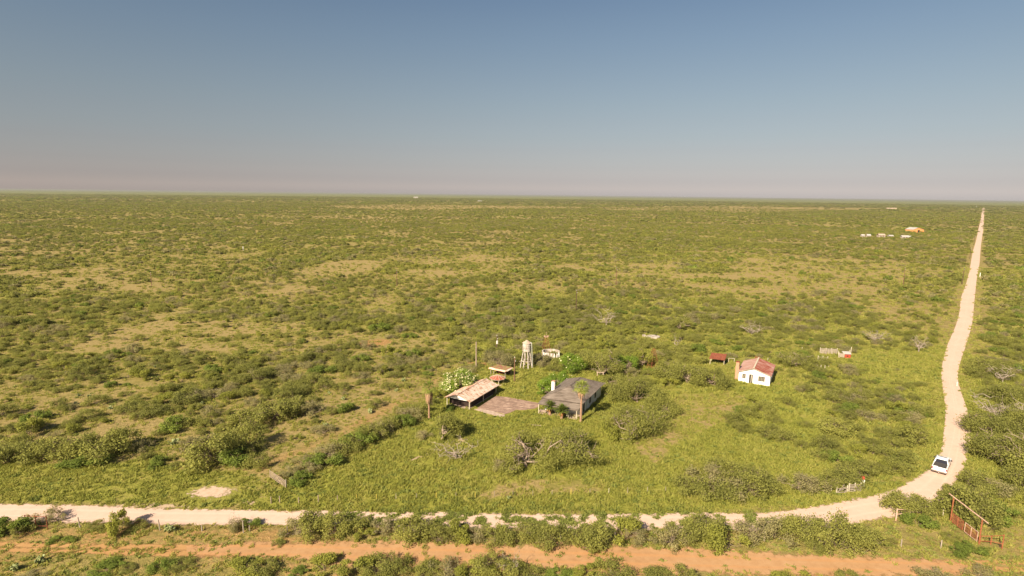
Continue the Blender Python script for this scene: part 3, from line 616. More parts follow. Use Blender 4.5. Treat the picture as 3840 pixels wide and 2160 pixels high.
# --- shrubs that can be told apart in the photo (crop, base x, base y, width m, height m, variant, tone)
for c, x, y, W_, H_, v, t_ in [
    # hedge along the near side of the white road
    ('c7', 90, 600, 5.5, 2.2, 0, .7), ('c7', 330, 585, 4.5, 1.8, 9, .5), ('c7', 560, 635, 6, 3.4, 1, .6), ('c7', 760, 675, 5, 2.6, 2, .35), ('c7', 880, 640, 4.5, 2.6, 7, .4),
    ('c7', 1180, 672, 5.2, 2.9, 3, .5), ('c7', 1020, 640, 4, 2.0, 10, .5), ('c7', 1380, 640, 5, 2.2, 4, .45), ('c7', 1600, 690, 5, 3.0, 5, .35), ('c7', 1480, 640, 4, 2.0, 0, .6),
    ('c7', 1830, 700, 6, 3.6, 6, .45), ('c7', 1960, 685, 5, 3.2, 2, .6), ('c7', 2140, 640, 6, 3.2, 8, .4), ('c7', 2260, 660, 4, 1.8, 9, .4), ('c7', 2480, 680, 5, 3.0, 9, .6), ('c7', 2580, 660, 5, 3.2, 1, .5),
    ('c7', 180, 640, 3.5, 1.4, 7, .5), ('c7', 640, 610, 4, 2.2, 10, .5), ('c6', 2350, 600, 6.5, 3.6, 3, .65), ('c6', 2230, 610, 4.5, 2.6, 9, .5), ('c6', 2500, 610, 5.5, 3.0, 5, .6),
    ('c8', 150, 610, 6, 3.4, 4, .5), ('c8', 330, 715, 6.5, 3.8, 8, .25), ('c8', 250, 640, 5, 3.2, 2, .4), ('c8', 520, 640, 6, 3.0, 10, .6), ('c8', 700, 640, 6, 3.2, 9, .6), ('c8', 800, 600, 5.5, 3.4, 0, .6),
    ('c8', 930, 640, 6, 4.0, 1, .5), ('c8', 1060, 690, 6, 4.2, 3, .4), ('c8', 1170, 700, 6.2, 5.0, 5, .45), ('c8', 1290, 725, 5.5, 4.0, 6, .4), ('c8', 1390, 700, 5, 3.2, 2, .6), ('c8', 950, 715, 3.5, 1.6, 0, .2),
    # corner by the pipe gate
    ('c8', 1640, 440, 5, 3.2, 4, .5), ('c8', 1760, 440, 5, 2.6, 1, .55), ('c8', 1770, 545, 3.8, 1.7, 11, .1), ('c8', 2010, 355, 3.6, 1.6, 6, .6), ('c8', 1920, 440, 3.6, 1.8, 3, .6),
    ('c8', 2120, 500, 7, 4.6, 5, .35), ('c8', 2250, 525, 6, 3.8, 0, .2), ('c8', 2400, 515, 5, 2.8, 11, .2), ('c8', 2200, 420, 6.5, 3.8, 2, .4), ('c8', 2100, 745, 3, 1.0, 11, .1), ('c8', 2190, 735, 3.4, 1.0, 11, .1),
    ('c8', 2010, 300, 3.2, 1.5, 3, .5), ('c8', 2220, 270, 5, 2.8, 5, .4), ('c8', 2350, 300, 6, 2.6, 9, .5), ('c8', 2550, 250, 6, 3.2, 1, .3), ('c8', 2540, 180, 5, 3, 4, .25),
    # left end of the near fence and road verge
    ('c6', 890, 590, 3.9, 3.4, 7, .5), ('c6', 80, 600, 4.6, 3.2, 11, .2), ('c6', 150, 605, 3.6, 2.2, 3, .2), ('c6', 370, 510, 4.0, 2.0, 9, .8), ('c6', 730, 565, 3.2, 1.2, 2, .3), ('c6', 1880, 545, 3, 1.3, 11, .4),
    ('c6', 400, 665, 2, .7, 11, .3), ('c6', 515, 660, 1.8, .6, 11, .4), ('c6', 1770, 585, 2.2, 2.4, 10, .5), ('c6', 1030, 555, 3.5, 1.1, 3, .4),
    # bottom edge
    ('c6', 800, 890, 5, 1.3, 11, .35), ('c6', 950, 885, 2.2, 1.0, 2, .1), ('c6', 1210, 880, 3.6, 2.0, 11, .3), ('c6', 1360, 870, 4, 1.4, 2, .3), ('c6', 1850, 905, 6, 2.2, 7, .4), ('c6', 1980, 900, 4.5, 2.6, 4, .35),
    ('c6', 2440, 880, 5, 3.0, 8, .5), ('c6', 2250, 925, 3, 1.2, 11, .1), ('c7', 110, 905, 5.5, 3.6, 7, .3), ('c7', 300, 880, 5.5, 2.8, 2, .3), ('c7', 420, 905, 4.5, 2.8, 5, .25), ('c7', 640, 910, 5, 2.2, 3, .6), ('c7', 780, 910, 5.5, 2.8, 9, .5),
    ('c7', 1000, 925, 5, 2.8, 7, .4), ('c7', 1120, 905, 5, 4.6, 4, .6), ('c7', 1280, 930, 6, 3.2, 0, .5), ('c7', 1440, 915, 4, 1.5, 2, .4), ('c7', 1830, 905, 3.6, 1.9, 7, .3), ('c7', 2060, 930, 6, 2.6, 1, .5),
    ('c7', 2360, 945, 5, 1.8, 3, .3), ('c7', 1650, 930, 3.6, 1.2, 11, .4), ('c8', 40, 960, 5, 2.6, 3, .3), ('c8', 820, 960, 5, 2.2, 8, .3), ('c8', 1280, 970, 4, 1.6, 2, .5), ('c8', 1900, 960, 4.5, 1.2, 9, .5), ('c8', 2250, 930, 4.5, .9, 10, .8), ('c6', 250, 925, 3, .9, 9, .5),
    # big clumps at the left
    ('c2', 960, 1075, 9, 4.8, 1, .55), ('c2', 1180, 1010, 6.5, 4.2, 5, .45), ('c2', 700, 1040, 7.5, 4.0, 4, .5), ('c2', 420, 1075, 8, 4.0, 0, .5), ('c2', 80, 1120, 6.5, 4.0, 3, .35), ('c2', 130, 1000, 6, 2.8, 6, .5), ('c2', 850, 1130, 6, 1.6, 11, .2),
    ('c2', 300, 850, 5.6, 3.6, 7, .35), ('c2', 60, 670, 5, 2.6, 2, .3), ('c2', 2130, 1110, 9.5, 5.0, 2, .5), ('c2', 1950, 1060, 7, 4.0, 9, .6), ('c2', 2400, 990, 7, 4.5, 5, .4), ('c2', 2280, 1140, 6, 3.0, 11, .25), ('c2', 1540, 1140, 3.2, 1.6, 11, .25), ('c2', 1490, 1180, 2, .9, 11, .2),
    ('c2', 1660, 530, 6, 2.3, 7, .35), ('c2', 1230, 300, 6, 2.6, 8, .3), ('c2', 1400, 310, 5, 2.4, 7, .5), ('c2', 2190, 530, 5.2, 2.3, 8, .3), ('c2', 580, 590, 3.6, 2.2, 4, .3), ('c2', 1070, 385, 3, 1.6, 11, .3), ('c2', 800, 280, 6, 3.4, 6, .1), ('c2', 960, 560, 5, 2.3, 2, .4),
    ('c2', 860, 700, 5, 2, 5, .3), ('c2', 1690, 800, 6, 2.6, 11, .6), ('c2', 1850, 760, 5, 2.4, 3, .4), ('c2', 2350, 340, 5, 2.4, 0, .4), ('c2', 700, 600, 2.6, 1.2, 9, .4), ('c2', 1930, 850, 2.4, 1.0, 2, .1),
    # hedgerow beside the trail
    ('c3', 130, 760, 8, 4.0, 1, .5), ('c3', 330, 700, 8, 4.2, 4, .5), ('c3', 520, 640, 8, 4.0, 3, .45), ('c3', 700, 650, 6, 2.8, 9, .4), ('c3', 1020, 620, 4, 2.2, 11, .3), ('c3', 1330, 580, 4, 1.7, 2, .3),
    ('c3', 660, 1200, 4.5, 1.6, 9, .5), ('c3', 830, 1140, 5, 2.4, 11, .3), ('c3', 900, 1060, 6, 2.6, 10, .5), ('c3', 1010, 1010, 6, 2.6, 3, .5), ('c3', 1130, 960, 6.5, 2.8, 11, .4), ('c3', 1270, 900, 6.5, 3.0, 2, .5), ('c3', 1370, 850, 5, 2.8, 10, .4),
    ('c3', 1420, 790, 5, 2.6, 4, .5), ('c3', 1570, 760, 5, 2.4, 11, .2), ('c3', 1640, 690, 6, 2.6, 9, .5), ('c3', 1750, 640, 5, 2.2, 2, .5), ('c3', 800, 840, 4.5, 1.9, 10, .4), ('c3', 170, 1150, 5, 2.2, 4, .5), ('c3', 60, 1030, 5, 2.4, 3, .3), ('c3', 590, 1320, 4, 1.8, 11, .2), ('c3', 470, 1240, 3, 1.8, 10, .6),
    ('c3', 1780, 880, 3.4, 1.6, 10, .9), ('c3', 2020, 610, 3, 1.2, 11, .0), ('c3', 1930, 500, 3.5, 2.4, 7, .6), ('c3', 1860, 560, 3, 1.6, 2, .5), ('c3', 2540, 1190, 3.6, 1.9, 10, .6),
    # yard and right hand mound
    ('c8', 90, 300, 6.5, 2.8, 0, .4), ('c8', 260, 320, 7, 3.0, 3, .35), ('c8', 420, 318, 6.5, 3.0, 10, .5), ('c8', 540, 315, 6.5, 3.2, 5, .35), ('c8', 640, 300, 5, 2.6, 2, .4), ('c8', 200, 230, 7, 3.2, 9, .5), ('c8', 380, 225, 7, 3.4, 1, .55), ('c8', 540, 240, 6, 3.0, 4, .45), ('c8', 300, 150, 6, 2.6, 6, .5),
    ('c8', 870, 270, 5, 2.6, 9, .4), ('c8', 990, 285, 5, 2.6, 10, .5), ('c8', 1080, 250, 5, 2.4, 2, .4), ('c8', 1250, 230, 5.5, 2.6, 3, .4), ('c4', 1230, 870, 5.5, 3.0, 7, .35), ('c5', 1760, 1120, 0.1, .1, 0, 0)]:
    if W_ < 1: continue
    if c in ('c7', 'c8', 'c6') and y > 430 and not (c == 'c8' and x > 1600): W_, H_ = W_ * .92, H_ * (.88 if y < 800 else .52)
    shrub(g(c, x, y), W_, H_, v, t_)
N_MANUAL = len(SHRUBS)

# --- trees of their own: canopy trees with visible limbs
KEEP = []                                                # circles kept free of scattered brush
def keep(p, r_): KEEP.append((p[0], p[1], r_))
def canopy_tree(name, label, cat, p, W_, H_, n, seed, leafm, barkm, nl=12, lean=(0, 0), low=.45, r0=.28, stems=8, twigs=7, size=.15, split=.3, group=None, tone=.5, flowers=0, holes=True):
    r_ = np.random.default_rng(seed); lb = bush_lobes(r_, W_, H_, nl, low)
    lb = [(a + lean[0], b + lean[1], max(c, low * H_ * .8), d, e_, f_) for a, b, c, d, e_, f_ in lb]
    V, F, lv = leaves(r_, lb, int(n * 2.3), size * .74)
    t = thing(name, label, cat, (p[0], p[1], 0), 0, group)
    fo = newmesh('foliage', V, F, leafm, t, attrs={'lv': ('FACE', lv)}); fo['tone'] = tone
    tips = [np.array(l[:3]) + np.array([0, 0, l[4] * .25]) + r_.normal(size=3) * .2 for l in (lb if len(lb) <= stems else [lb[i] for i in r_.choice(len(lb), stems, replace=False)])]
    sv, sf = skeleton(r_, (0, 0, -.1), tips, r0, twigs, W_ * .12, 5, .17, split)
    newmesh('trunk', sv, np.array(sf) if len({len(q) for q in sf}) == 1 else sf, barkm, t)
    if flowers:
        V, F, lv = leaves(r_, [(a, b, c, d * 1.06, e_ * 1.08, f_) for a, b, c, d, e_, f_ in lb], flowers, size * 1.25, .6, .6, .9)
        newmesh('blossom', V, F, M['flower'], t)
    keep(p, W_ * .35); return t
T = canopy_tree
T('flowering_tree', 'round tree covered in cream blossom behind the carport roof', 'tree', g('z1', 400, 735), 8.6, 5.6, 6500, 31, M['leafbright'], M['twig'], 16, low=.12, flowers=1000, size=.13)
T('mesquite_tree', 'open mesquite tree on a pale leaning trunk in the front grass', 'tree', g('c4', 440, 1165), 12, 4.8, 4600, 32, M['leaf'], M['palebark'], 12, (1.6, 2.2), .5, .30, 9, 9, tone=.7)
T('mesquite_tree', 'wide mesquite tree with a tangle of bare pinkish limbs, centre front grass', 'tree', g('c4', 960, 1080), 12.5, 5.0, 5400, 33, M['leaf'], M['palebark'], 14, (.2, .8), .45, .28, 12, 11, tone=.45)
T('mesquite_tree', 'small drooping mesquite tree left of the pale leaning trunk', 'tree', g('c4', 270, 1200), 5, 2.2, 1100, 34, M['leaf'], M['palebark'], 8, (0, .3), .3, .14, 8, 8, tone=.6)
T('mesquite_tree', 'gnarled mesquite tree right of the farmhouse with low twisted limbs', 'tree', g('c4', 1500, 865), 13, 5.2, 6000, 35, M['leaf'], M['palebark'], 15, (.6, 1.4), .4, .28, 12, 10, tone=.4)
T('mesquite_tree', 'broad mesquite tree close behind the right wall of the farmhouse', 'tree', g('c4', 1520, 540), 13, 5.4, 6800, 36, M['leaf'], M['twig'], 15, (0, .6), .3, .22, 9, 9, tone=.45)
T('mesquite_tree', 'old mesquite tree with a stout pale trunk behind the farmhouse', 'tree', g('c4', 1200, 268), 12.5, 6.6, 6200, 37, M['leaf'], M['palebark'], 15, (0, .5), .45, .34, 11, 10, tone=.4)
T('mesquite_tree', 'mesquite tree with a short thick trunk left of the white cottage', 'tree', g('c4', 2000, 345), 10.5, 5.2, 4200, 38, M['leaf'], M['palebark'], 13, (0, .4), .4, .28, 9, 7, tone=.45)
T('mesquite_tree', 'dense rounded mesquite tree beside the chimney of the white cottage', 'tree', g('c4', 2240, 370), 9.6, 4.8, 4600, 39, M['leaf'], M['twig'], 13, low=.15, tone=.45)
T('flowering_tree', 'bright green shrubby tree dotted with white flowers behind the farmhouse', 'tree', g('c4', 880, 245), 7.4, 5.2, 5200, 40, M['leafbright'], M['twig'], 13, low=.1, flowers=70, size=.14, tone=.3)
T('flowering_tree', 'bright green flowering bush left of the farmhouse chimney', 'tree', g('c4', 660, 455), 5.4, 4.0, 3600, 41, M['leafbright'], M['twig'], 10, low=.08, flowers=30, size=.14, tone=.3)
T('flowering_tree', 'bright green flowering bush behind the farmhouse chimney', 'tree', g('c4', 790, 375), 6.4, 3.6, 3800, 42, M['leafbright'], M['twig'], 11, low=.08, flowers=35, size=.14, tone=.3)
T('mesquite_tree', 'yellow green leafy tree beside the rusty windmill tower legs', 'tree', g('c4', 1570, 190), 8.4, 5.0, 4400, 43, M['leafyellow'], M['twig'], 12, low=.2, tone=.5)
T('mesquite_tree', 'mesquite tree with pale crooked branches below the brown skirted palm', 'tree', g('c3', 1950, 890), 6.6, 5.0, 3800, 44, M['leaf'], M['palebark'], 11, (.2, .5), .3, .22, 8, 7, tone=.25)
T('mesquite_tree', 'leafy mesquite tree in the brush directly left of the rusty leaning tower', 'tree', g('c4', 1400, 235), 8.5, 4.8, 3800, 52, M['leafbright'], M['twig'], 12, low=.2, tone=.2)
T('mesquite_tree', 'loose mesquite tree right of the rusty leaning tower base', 'tree', g('c4', 1790, 280), 9, 4.2, 3600, 53, M['leaf'], M['palebark'], 12, low=.25, tone=.5)
T('mesquite_tree', 'low olive mesquite tree behind the farmhouse back corner', 'tree', g('c4', 1330, 400), 8, 3.6, 3400, 54, M['leaf'], M['twig'], 12, low=.2, tone=.45)
T('mesquite_tree', 'olive mesquite tree in the yard gap right of the farmhouse', 'tree', g('c4', 1720, 640), 8.5, 3.4, 3400, 55, M['leaf'], M['twig'], 12, low=.2, tone=.5)
T('mesquite_tree', 'grey mesquite tree with arching bare limbs right of the white cottage', 'tree', g('e5', 1390, 380), 9.5, 4.2, 2600, 45, M['leaf'], M['palebark'], 12, (0, 1), .45, .3, 12, 12, tone=.35)
T('mesquite_tree', 'half dead mesquite tree with a fallen pale trunk at the right edge', 'tree', g('c5', 2470, 1190), 13, 6.6, 7000, 46, M['leaf'], M['palebark'], 14, (1.5, 2), .4, .4, 12, 9, tone=.3)
T('mesquite_tree', 'tall green mesquite tree at the right road shoulder above the truck', 'tree', g('c5', 2230, 840), 9, 4.6, 4200, 56, M['leaf'], M['twig'], 13, low=.2, tone=.25)
T('mesquite_tree', 'green mesquite tree behind the silver dead tree', 'tree', g('c5', 2420, 560), 10, 5.0, 4600, 57, M['leaf'], M['twig'], 13, low=.2, tone=.25)
T('mesquite_tree', 'green mesquite tree right of the upper road bend', 'tree', g('c5', 2180, 270), 10, 4.8, 4400, 58, M['leaf'], M['twig'], 13, low=.2, tone=.3)
T('mesquite_tree', 'green mesquite tree at the right picture edge above the half dead one', 'tree', g('c5', 2500, 840), 10, 5.0, 4400, 59, M['leaf'], M['twig'], 13, low=.2, tone=.2)
T('mesquite_tree', 'dark rounded mesquite tree in the brush behind the front road hedge corner', 'tree', g('c5', 2230, 1080), 9, 4.5, 4000, 47, M['leaf'], M['twig'], 12, (0, 0), .2, .25, 8, 6, tone=.3)
T('mesquite_tree', 'tall mesquite tree shading the far left of the round ruined tank', 'tree', g('z1', 850, 420), 9, 4.6, 3600, 48, M['leafgrey'], M['palebark'], 13, (0, 0), .3, .2, 10, 9, tone=.3)
T('mesquite_tree', 'greyish mesquite tree between the water tower and the ruined tank', 'tree', g('z1', 1370, 400), 6, 3.4, 2200, 49, M['leafgrey'], M['palebark'], 9, (0, 0), .2, .2, 9, 9, tone=.3)
T('mesquite_tree', 'green mesquite tree standing directly in front of the round ruined tank', 'tree', g('z1', 1590, 450), 5.2, 2.8, 2800, 50, M['leaf'], M['twig'], 10, (0, 0), .2, .2, 8, 6, tone=.5)
T('mesquite_tree', 'spreading mesquite tree in the clearing behind the far concrete slab', 'tree', g('e6', 900, 290), 9, 4.6, 3600, 51, M['leaf'], M['palebark'], 12, (.5, .5), .4, .26, 9, 6, tone=.55)

def dead_tree(p, W_, H_, seed, label, r0=.2, stems=7, split=.25, squash=1.0, cat='dead tree'):
    r_ = np.random.default_rng(seed); tips = []
    for i in range(stems):
        a = 6.28 * (i + r_.random() * .6) / stems; q = W_ * .5 * (.5 + .5 * r_.random()); tips.append(np.array([q * math.cos(a), q * math.sin(a) * squash, H_ * (.55 + .45 * r_.random())]))
    sv, sf = skeleton(r_, (0, 0, -.1), tips, r0 * .7, 9, W_ * .17, 5, .2, split)
    o = newmesh('dead_tree', sv, sf, M['deadbark']); o.location = (p[0], p[1], 0); keep(p, W_ * .3)
    return tag(o, label, cat, 'bare dead trees')
dead_tree(g('c3', 2085, 1085), 7.5, 2.2, 61, 'low grey dead tree sprawled in the grass below the driveway gravel', .2)
dead_tree(g('d2', 2000, 1170), 8, 5.0, 62, 'forked white dead tree rising from the brush behind the windmill', .3, 6)
dead_tree(g('c5', 2335, 725), 11, 5.0, 63, 'large silver dead tree in the green brush right of the road', .24, 10)
dead_tree(g('c5', 2370, 350), 7.5, 4.2, 64, 'forked grey dead tree higher up the brush right of the road', .22, 6)
dead_tree(g('e6', 835, 690), 3.2, 4.4, 65, 'thin upright dead tree near the far concrete slab', .18, 4)
dead_tree(g('d3', 520, 1235), 8, 3.4, 66, 'low tangle of dead branches in the brush far behind the cottage', .2, 9)
dead_tree(g('d3', 1450, 1290), 8, 3.4, 67, 'sprawling dead tree behind the plank pens', .22, 9)
dead_tree(g('d3', 1780, 1370), 6, 4.4, 68, 'leaning dead tree between the pens and the road', .22, 6)
dead_tree(g('c7', 1270, 905), 3.6, 2.4, 69, 'pale dead branch sticking out of the bushes on the bottom edge', .1, 4)
dead_tree(g('c6', 1765, 570), 2.2, 2.2, 70, 'small bare grey sapling by the near fence', .06, 5)
dead_tree(g('c3', 1480, 170), 3.2, 1.4, 71, 'small pale dead snag in the savanna left of the flowering tree', .14, 6)

# --- palms
def fan_palm(label, p, H_, crown, skirt, r0, tone, seed, nfr=26):
    r_ = np.random.default_rng(seed); t = thing('fan_palm', label, 'palm tree', (p[0], p[1], 0), 0, 'fan palms')
    prof = [(r0 * 1.45, -.05), (r0 * 1.15, .4)]
    z = .6
    while z < H_ - .3: prof += [(r0 * (1.05 - .25 * z / H_) * (1.0 + .05 * (len(prof) % 2)), z)]; z += .3
    MB().lathe(prof + [(r0 * .7, H_)], 12).build('trunk', M['palmbark'], t)
    def fan(V, F, base, az, el, L_, wd, nseg=9):
        d = np.array([math.cos(az) * math.cos(el), math.sin(az) * math.cos(el), math.sin(el)]); sd_ = np.array([-math.sin(az), math.cos(az), 0]); stem = L_ * .42; hub = base + d * stem
        n = len(V); V += [base - sd_ * .02, base + sd_ * .02, hub + sd_ * .02, hub - sd_ * .02]; F.append((n, n + 1, n + 2, n + 3))
        for i in range(nseg):
            a = (i / (nseg - 1) - .5) * 2.3; v = d * math.cos(a) + sd_ * math.sin(a); ln = L_ * .6 * (1 - .15 * abs(a)) * (.85 + .3 * r_.random())
            tip = hub + v * ln + np.array([0, 0, -.22 * ln * (1 + r_.random() * .6)]); nrm = np.cross(v, d * math.sin(a) - sd_ * math.cos(a)); s2 = np.cross(v, [0, 0, 1.0]); s2 /= np.linalg.norm(s2) + 1e-6
            m_ = hub + v * ln * .5 + np.array([0, 0, .03]); w2 = wd * .5
            n = len(V); V += [hub, m_ - s2 * w2, tip, m_ + s2 * w2]; F.append((n, n + 1, n + 2, n + 3))
    for k in range(nfr):
        V, F = [], []; az = 2.4 * k + r_.random() * .3; el = math.radians(75 - 105 * k / nfr) + r_.normal() * .08
        fan(V, F, np.array([0, 0, H_ - .05]), az, el, crown * (.85 + .3 * r_.random()), .11)
        o = newmesh('frond', V, F, M['palmleaf'], t, attrs={'lv': ('FACE', np.clip(r_.random(len(F)) * .6 + .35, 0, 1))}); o['tone'] = tone
    V, F = [], []
    for k in range(int(26 * skirt)):
        az = r_.random() * 6.28; z0 = H_ - .1 - r_.random() * .5 * skirt; L_ = skirt * (.7 + .5 * r_.random()); rr = r0 + .05
        for j in range(4):
            a2 = az + (j - 1.5) * .16; p0 = np.array([rr * math.cos(az), rr * math.sin(az), z0]); out = .22 + .32 * r_.random()
            m_ = p0 + np.array([math.cos(a2) * out, math.sin(a2) * out, -L_ * .35]); tp = p0 + np.array([math.cos(a2) * out * .8, math.sin(a2) * out * .8, -L_ * (.8 + .3 * r_.random())]); s2 = np.array([-math.sin(a2), math.cos(a2), 0]) * .07
            n = len(V); V += [p0, m_ - s2, tp, m_ + s2]; F.append((n, n + 1, n + 2, n + 3))
    newmesh('dead_fronds', V, F, M['deadfrond'], t); keep(p, 2); return t
fan_palm('tall fan palm with a long brown skirt left of the carport', g('z1', 30, 1058), HT('z1', 30, 1058, 690), 1.9, 2.2, .17, .05, 81, 30)
fan_palm('fan palm with a bare trunk and bright green crown before the farmhouse', g('z1', 1860, 1103), HT('z1', 1860, 1103, 690), 1.9, 1.35, .21, .75, 82, 38)
def sago(label, p, H_, seed):
    r_ = np.random.default_rng(seed); t = thing('sago_palm', label, 'sago palm', (p[0], p[1], 0), 0, 'sago palms at the porch')
    MB().lathe([(.24, -.05), (.28, .3), (.22, H_ * .45), (.05, H_ * .5)], 10).build('trunk', M['palmbark'], t)
    for nm, cnt, e0, e1, L_, mt in (('fronds', 70, 85, 8, 1.65, M['palmleaf']), ('dead_fronds', 22, -25, -60, .95, M['orangefrond'])):
        V, F = [], []
        for k in range(cnt):
            az = 2.4 * k + r_.random() * .4; el = math.radians(e0 + (e1 - e0) * k / cnt); ln = L_ * (.8 + .3 * r_.random()); q = np.array([0, 0, H_ * .48]); d = np.array([math.cos(az) * math.cos(el), math.sin(az) * math.cos(el), math.sin(el)])
            for j in range(6):
                d2 = d + np.array([0, 0, -.16 * j]); d2 /= np.linalg.norm(d2); q2 = q + d2 * ln / 6; s2 = np.cross(d2, [0, 0, 1.]); s2 /= np.linalg.norm(s2) + 1e-6; w0 = .16 * math.sin(math.pi * (j + .3) / 6.3) + .02; w1 = .16 * math.sin(math.pi * min(j + 1.3, 6.2) / 6.3) + .01
                n = len(V); V += [q - s2 * w0, q2 - s2 * w1 * .7 + np.array([0, 0, .0]), q2, q + s2 * 0]; F.append((n, n + 1, n + 2, n + 3)); n = len(V); V += [q, q2, q2 + s2 * w1 * .7, q + s2 * w0]; F.append((n, n + 1, n + 2, n + 3)); q = q2
        o = newmesh(nm, V, F, mt, t, attrs={'lv': ('FACE', r_.random(len(F)) * .5)}); o['tone'] = .1
    keep(p, 1.5)
sago('dark sago palm under the porch edge, nearer the carport', g('f1', 565, 1150), 3.3, 84)
sago('sago palm with a skirt of orange dead fronds at the porch', g('f1', 870, 1255), 3.4, 85)

# --- prickly pears
def cactus_mesh(seed):
    r_ = np.random.default_rng(seed); V, F = [], []
    def pad(c, d, n_, L_, W_):
        s2 = np.cross(d, n_); k = len(V); n = 10
        for sgn in (-1, 1):
            for i in range(n): a = 6.283 * i / n; V.append(c + d * (L_ * .5 + L_ * .5 * math.sin(a)) + s2 * W_ * .5 * math.cos(a) * (1 + .15 * math.sin(a)) + n_ * .035 * sgn)
        F.append(tuple(range(k + n - 1, k - 1, -1))); F.append(tuple(range(k + n, k + 2 * n)))
        for i in range(n): F.append((k + i, k + (i + 1) % n, k + n + (i + 1) % n, k + n + i))
    base_ = np.zeros(3)
    for _ in range(15):
        a = r_.random() * 6.28; base_ = base_ * .85 + np.array([math.cos(a), math.sin(a), 0]) * .24; c = base_.copy(); d = np.array([.4 * r_.normal(), .4 * r_.normal(), 1]); 
        for lvl in range(r_.integers(2, 4)):
            d = d / np.linalg.norm(d); n_ = np.cross(d, r_.normal(size=3)); n_ /= np.linalg.norm(n_); L_ = .42 - .05 * lvl; pad(c, d, n_, L_, .32); c = c + d * L_ * .9; d = d + r_.normal(size=3) * .5; d[2] = abs(d[2]) + .2
    return newmesh('prickly_pear', V, F, M['cactus'], link=False)
CM = [cactus_mesh(s_) for s_ in (91, 92, 93, 94)]
CACT = [('c3', 610, 400, 1.2, 'left of the trail in the open savanna, upper one'), ('c3', 545, 300, 1.1, 'topmost in the open savanna by a red soil patch'), ('c3', 1590, 330, 1.2, 'beyond the trail, left of the flowering tree'), ('c3', 1000, 510, 1.2, 'halfway between the trail and the open savanna'),
        ('c3', 1255, 640, 1.3, 'dark clump just above the trail'), ('c3', 835, 770, 1.1, 'pale clump left of the trail'), ('c3', 855, 450, .8, 'small, high in the savanna'), ('c3', 1500, 430, .9, 'small, near the upper end of the trail'),
        ('c3', 1680, 215, .9, 'behind the brown skirted palm'), ('c2', 1690, 940, 1.5, 'large and pale, above the gravel patch in green grass'), ('c2', 740, 480, .9, 'small, in the left savanna'), ('c2', 720, 560, .8, 'small dark, in the left savanna'),
        ('c2', 1500, 200, .9, 'pale, high in the left savanna'), ('c2', 1950, 560, 1.0, 'pale, between two round shrubs'), ('c2', 1060, 610, 1.0, 'low, beside a shaded shrub'), ('c2', 1330, 490, .9, 'thin, in dry grass'), ('c6', 1285, 590, 1.4, 'by the near fence below the white road'),
        ('c3', 470, 1255, 1.0, 'beside the leaning rail gate'), ('d2', 500, 1090, 1.0, 'far off in the savanna'), ('c7', 1275, 340, .8, 'by the row of field posts'), ('c2', 860, 480, .7, 'tiny, left savanna'), ('c3', 1440, 230, .8, 'tiny, under a savanna shrub')]
CACT += [('c6', 330, 805, 1.1, 'low patch left of the orange track'), ('c6', 120, 870, 1.2, 'spreading patch near the bottom left corner')]
for i, (c, x, y, s_, wh) in enumerate(CACT):
    o = mobj('prickly_pear', CM[i % 4]); p = g(c, x, y); o.location = (p.x, p.y, 0); o.scale = (s_ * .72, s_ * .72, s_ * .72); o.rotation_euler[2] = i * 1.9
    tag(o, ('prickly pear cactus, ' + wh), 'cactus', 'prickly pear cacti'); keep(p, 1.2)

# ================================================================== BUILDINGS
def corner_frame(pL, pR):                                 # rotation of the front edge
    return math.atan2(pR[1] - pL[1], pR[0] - pL[0])
# --- carport: local x = right along front, y = depth
def carport():
    a = R(-27); o = g('f2', 345, 1090); t = thing('carport', 'open carport with a rust speckled tin gable roof on thin posts', 'carport', (o.x, o.y, 0), a)
    W_, D_, E, RH = 5.35, 11.2, 1.85, 2.9; ov = .45
    M1 = MB(); M1.slab([(-ov, -ov, E), (W_ / 2, -ov, RH), (W_ / 2, D_ + ov, RH), (-ov, D_ + ov, E)], .05); M1.build('roof_slope', M['tinshed2'], t)
    M2 = MB(); M2.slab([(W_ / 2, -ov, RH), (W_ + ov, -ov, E), (W_ + ov, D_ + ov, E), (W_ / 2, D_ + ov, RH)], .05); M2.build('roof_slope', M['tinshed'], t)
    MB().tube((W_ / 2, -ov - .02, RH + .02), (W_ / 2, D_ + ov + .02, RH + .02), .09, n=6).build('ridge_cap', M['tinshed'], t)
    MB().extr([(0, 0), (0, 0), (0, 0)], 0, 0)
    gb = MB()
    for y in (.02,): gb.add([(.15, y, E - .05), (W_ - .15, y, E - .05), (W_ / 2, y, RH - .1), (.15, y + .05, E - .05), (W_ - .15, y + .05, E - .05), (W_ / 2, y + .05, RH - .1)], [(0, 1, 2), (5, 4, 3), (0, 3, 4, 1), (1, 4, 5, 2), (2, 5, 3, 0)])
    gb.build('gable_boards', M['wallpaint'], t)
    MB().box(-.05, .05, 0, D_, E - .25, E - .1).box(W_ - .05, W_ + .05, 0, D_, E - .25, E - .1).build('eave_beams', M['wood'], t)
    for x, y in ((0, 0), (W_, 0), (0, D_ / 3), (W_, D_ * .5), (0, D_ * .7), (W_, D_), (0, D_)): MB().box(x - .07, x + .07, y - .07, y + .07, 0, E - .1).build('post', M['palepost'], t)
    MB().box(.0, .08, .9, D_, 0, E - .3).box(.08, W_ - .4, D_ - .08, D_, 0, E - .1).build('back_wall', M['shadewall'], t)
    MB().box(.4, W_ - .4, 1.1, 1.18, .1, E - .3).box(W_ - .42, W_ - .34, 1.18, D_ - .3, .1, E - .15).build('dark_wall', M['shadewall'], t)  # set-back front and right walls, coloured near black as the shaded interior
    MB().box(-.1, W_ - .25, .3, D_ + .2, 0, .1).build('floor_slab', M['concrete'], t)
    keep((o.x + 5, o.y + 4), 8)
carport()
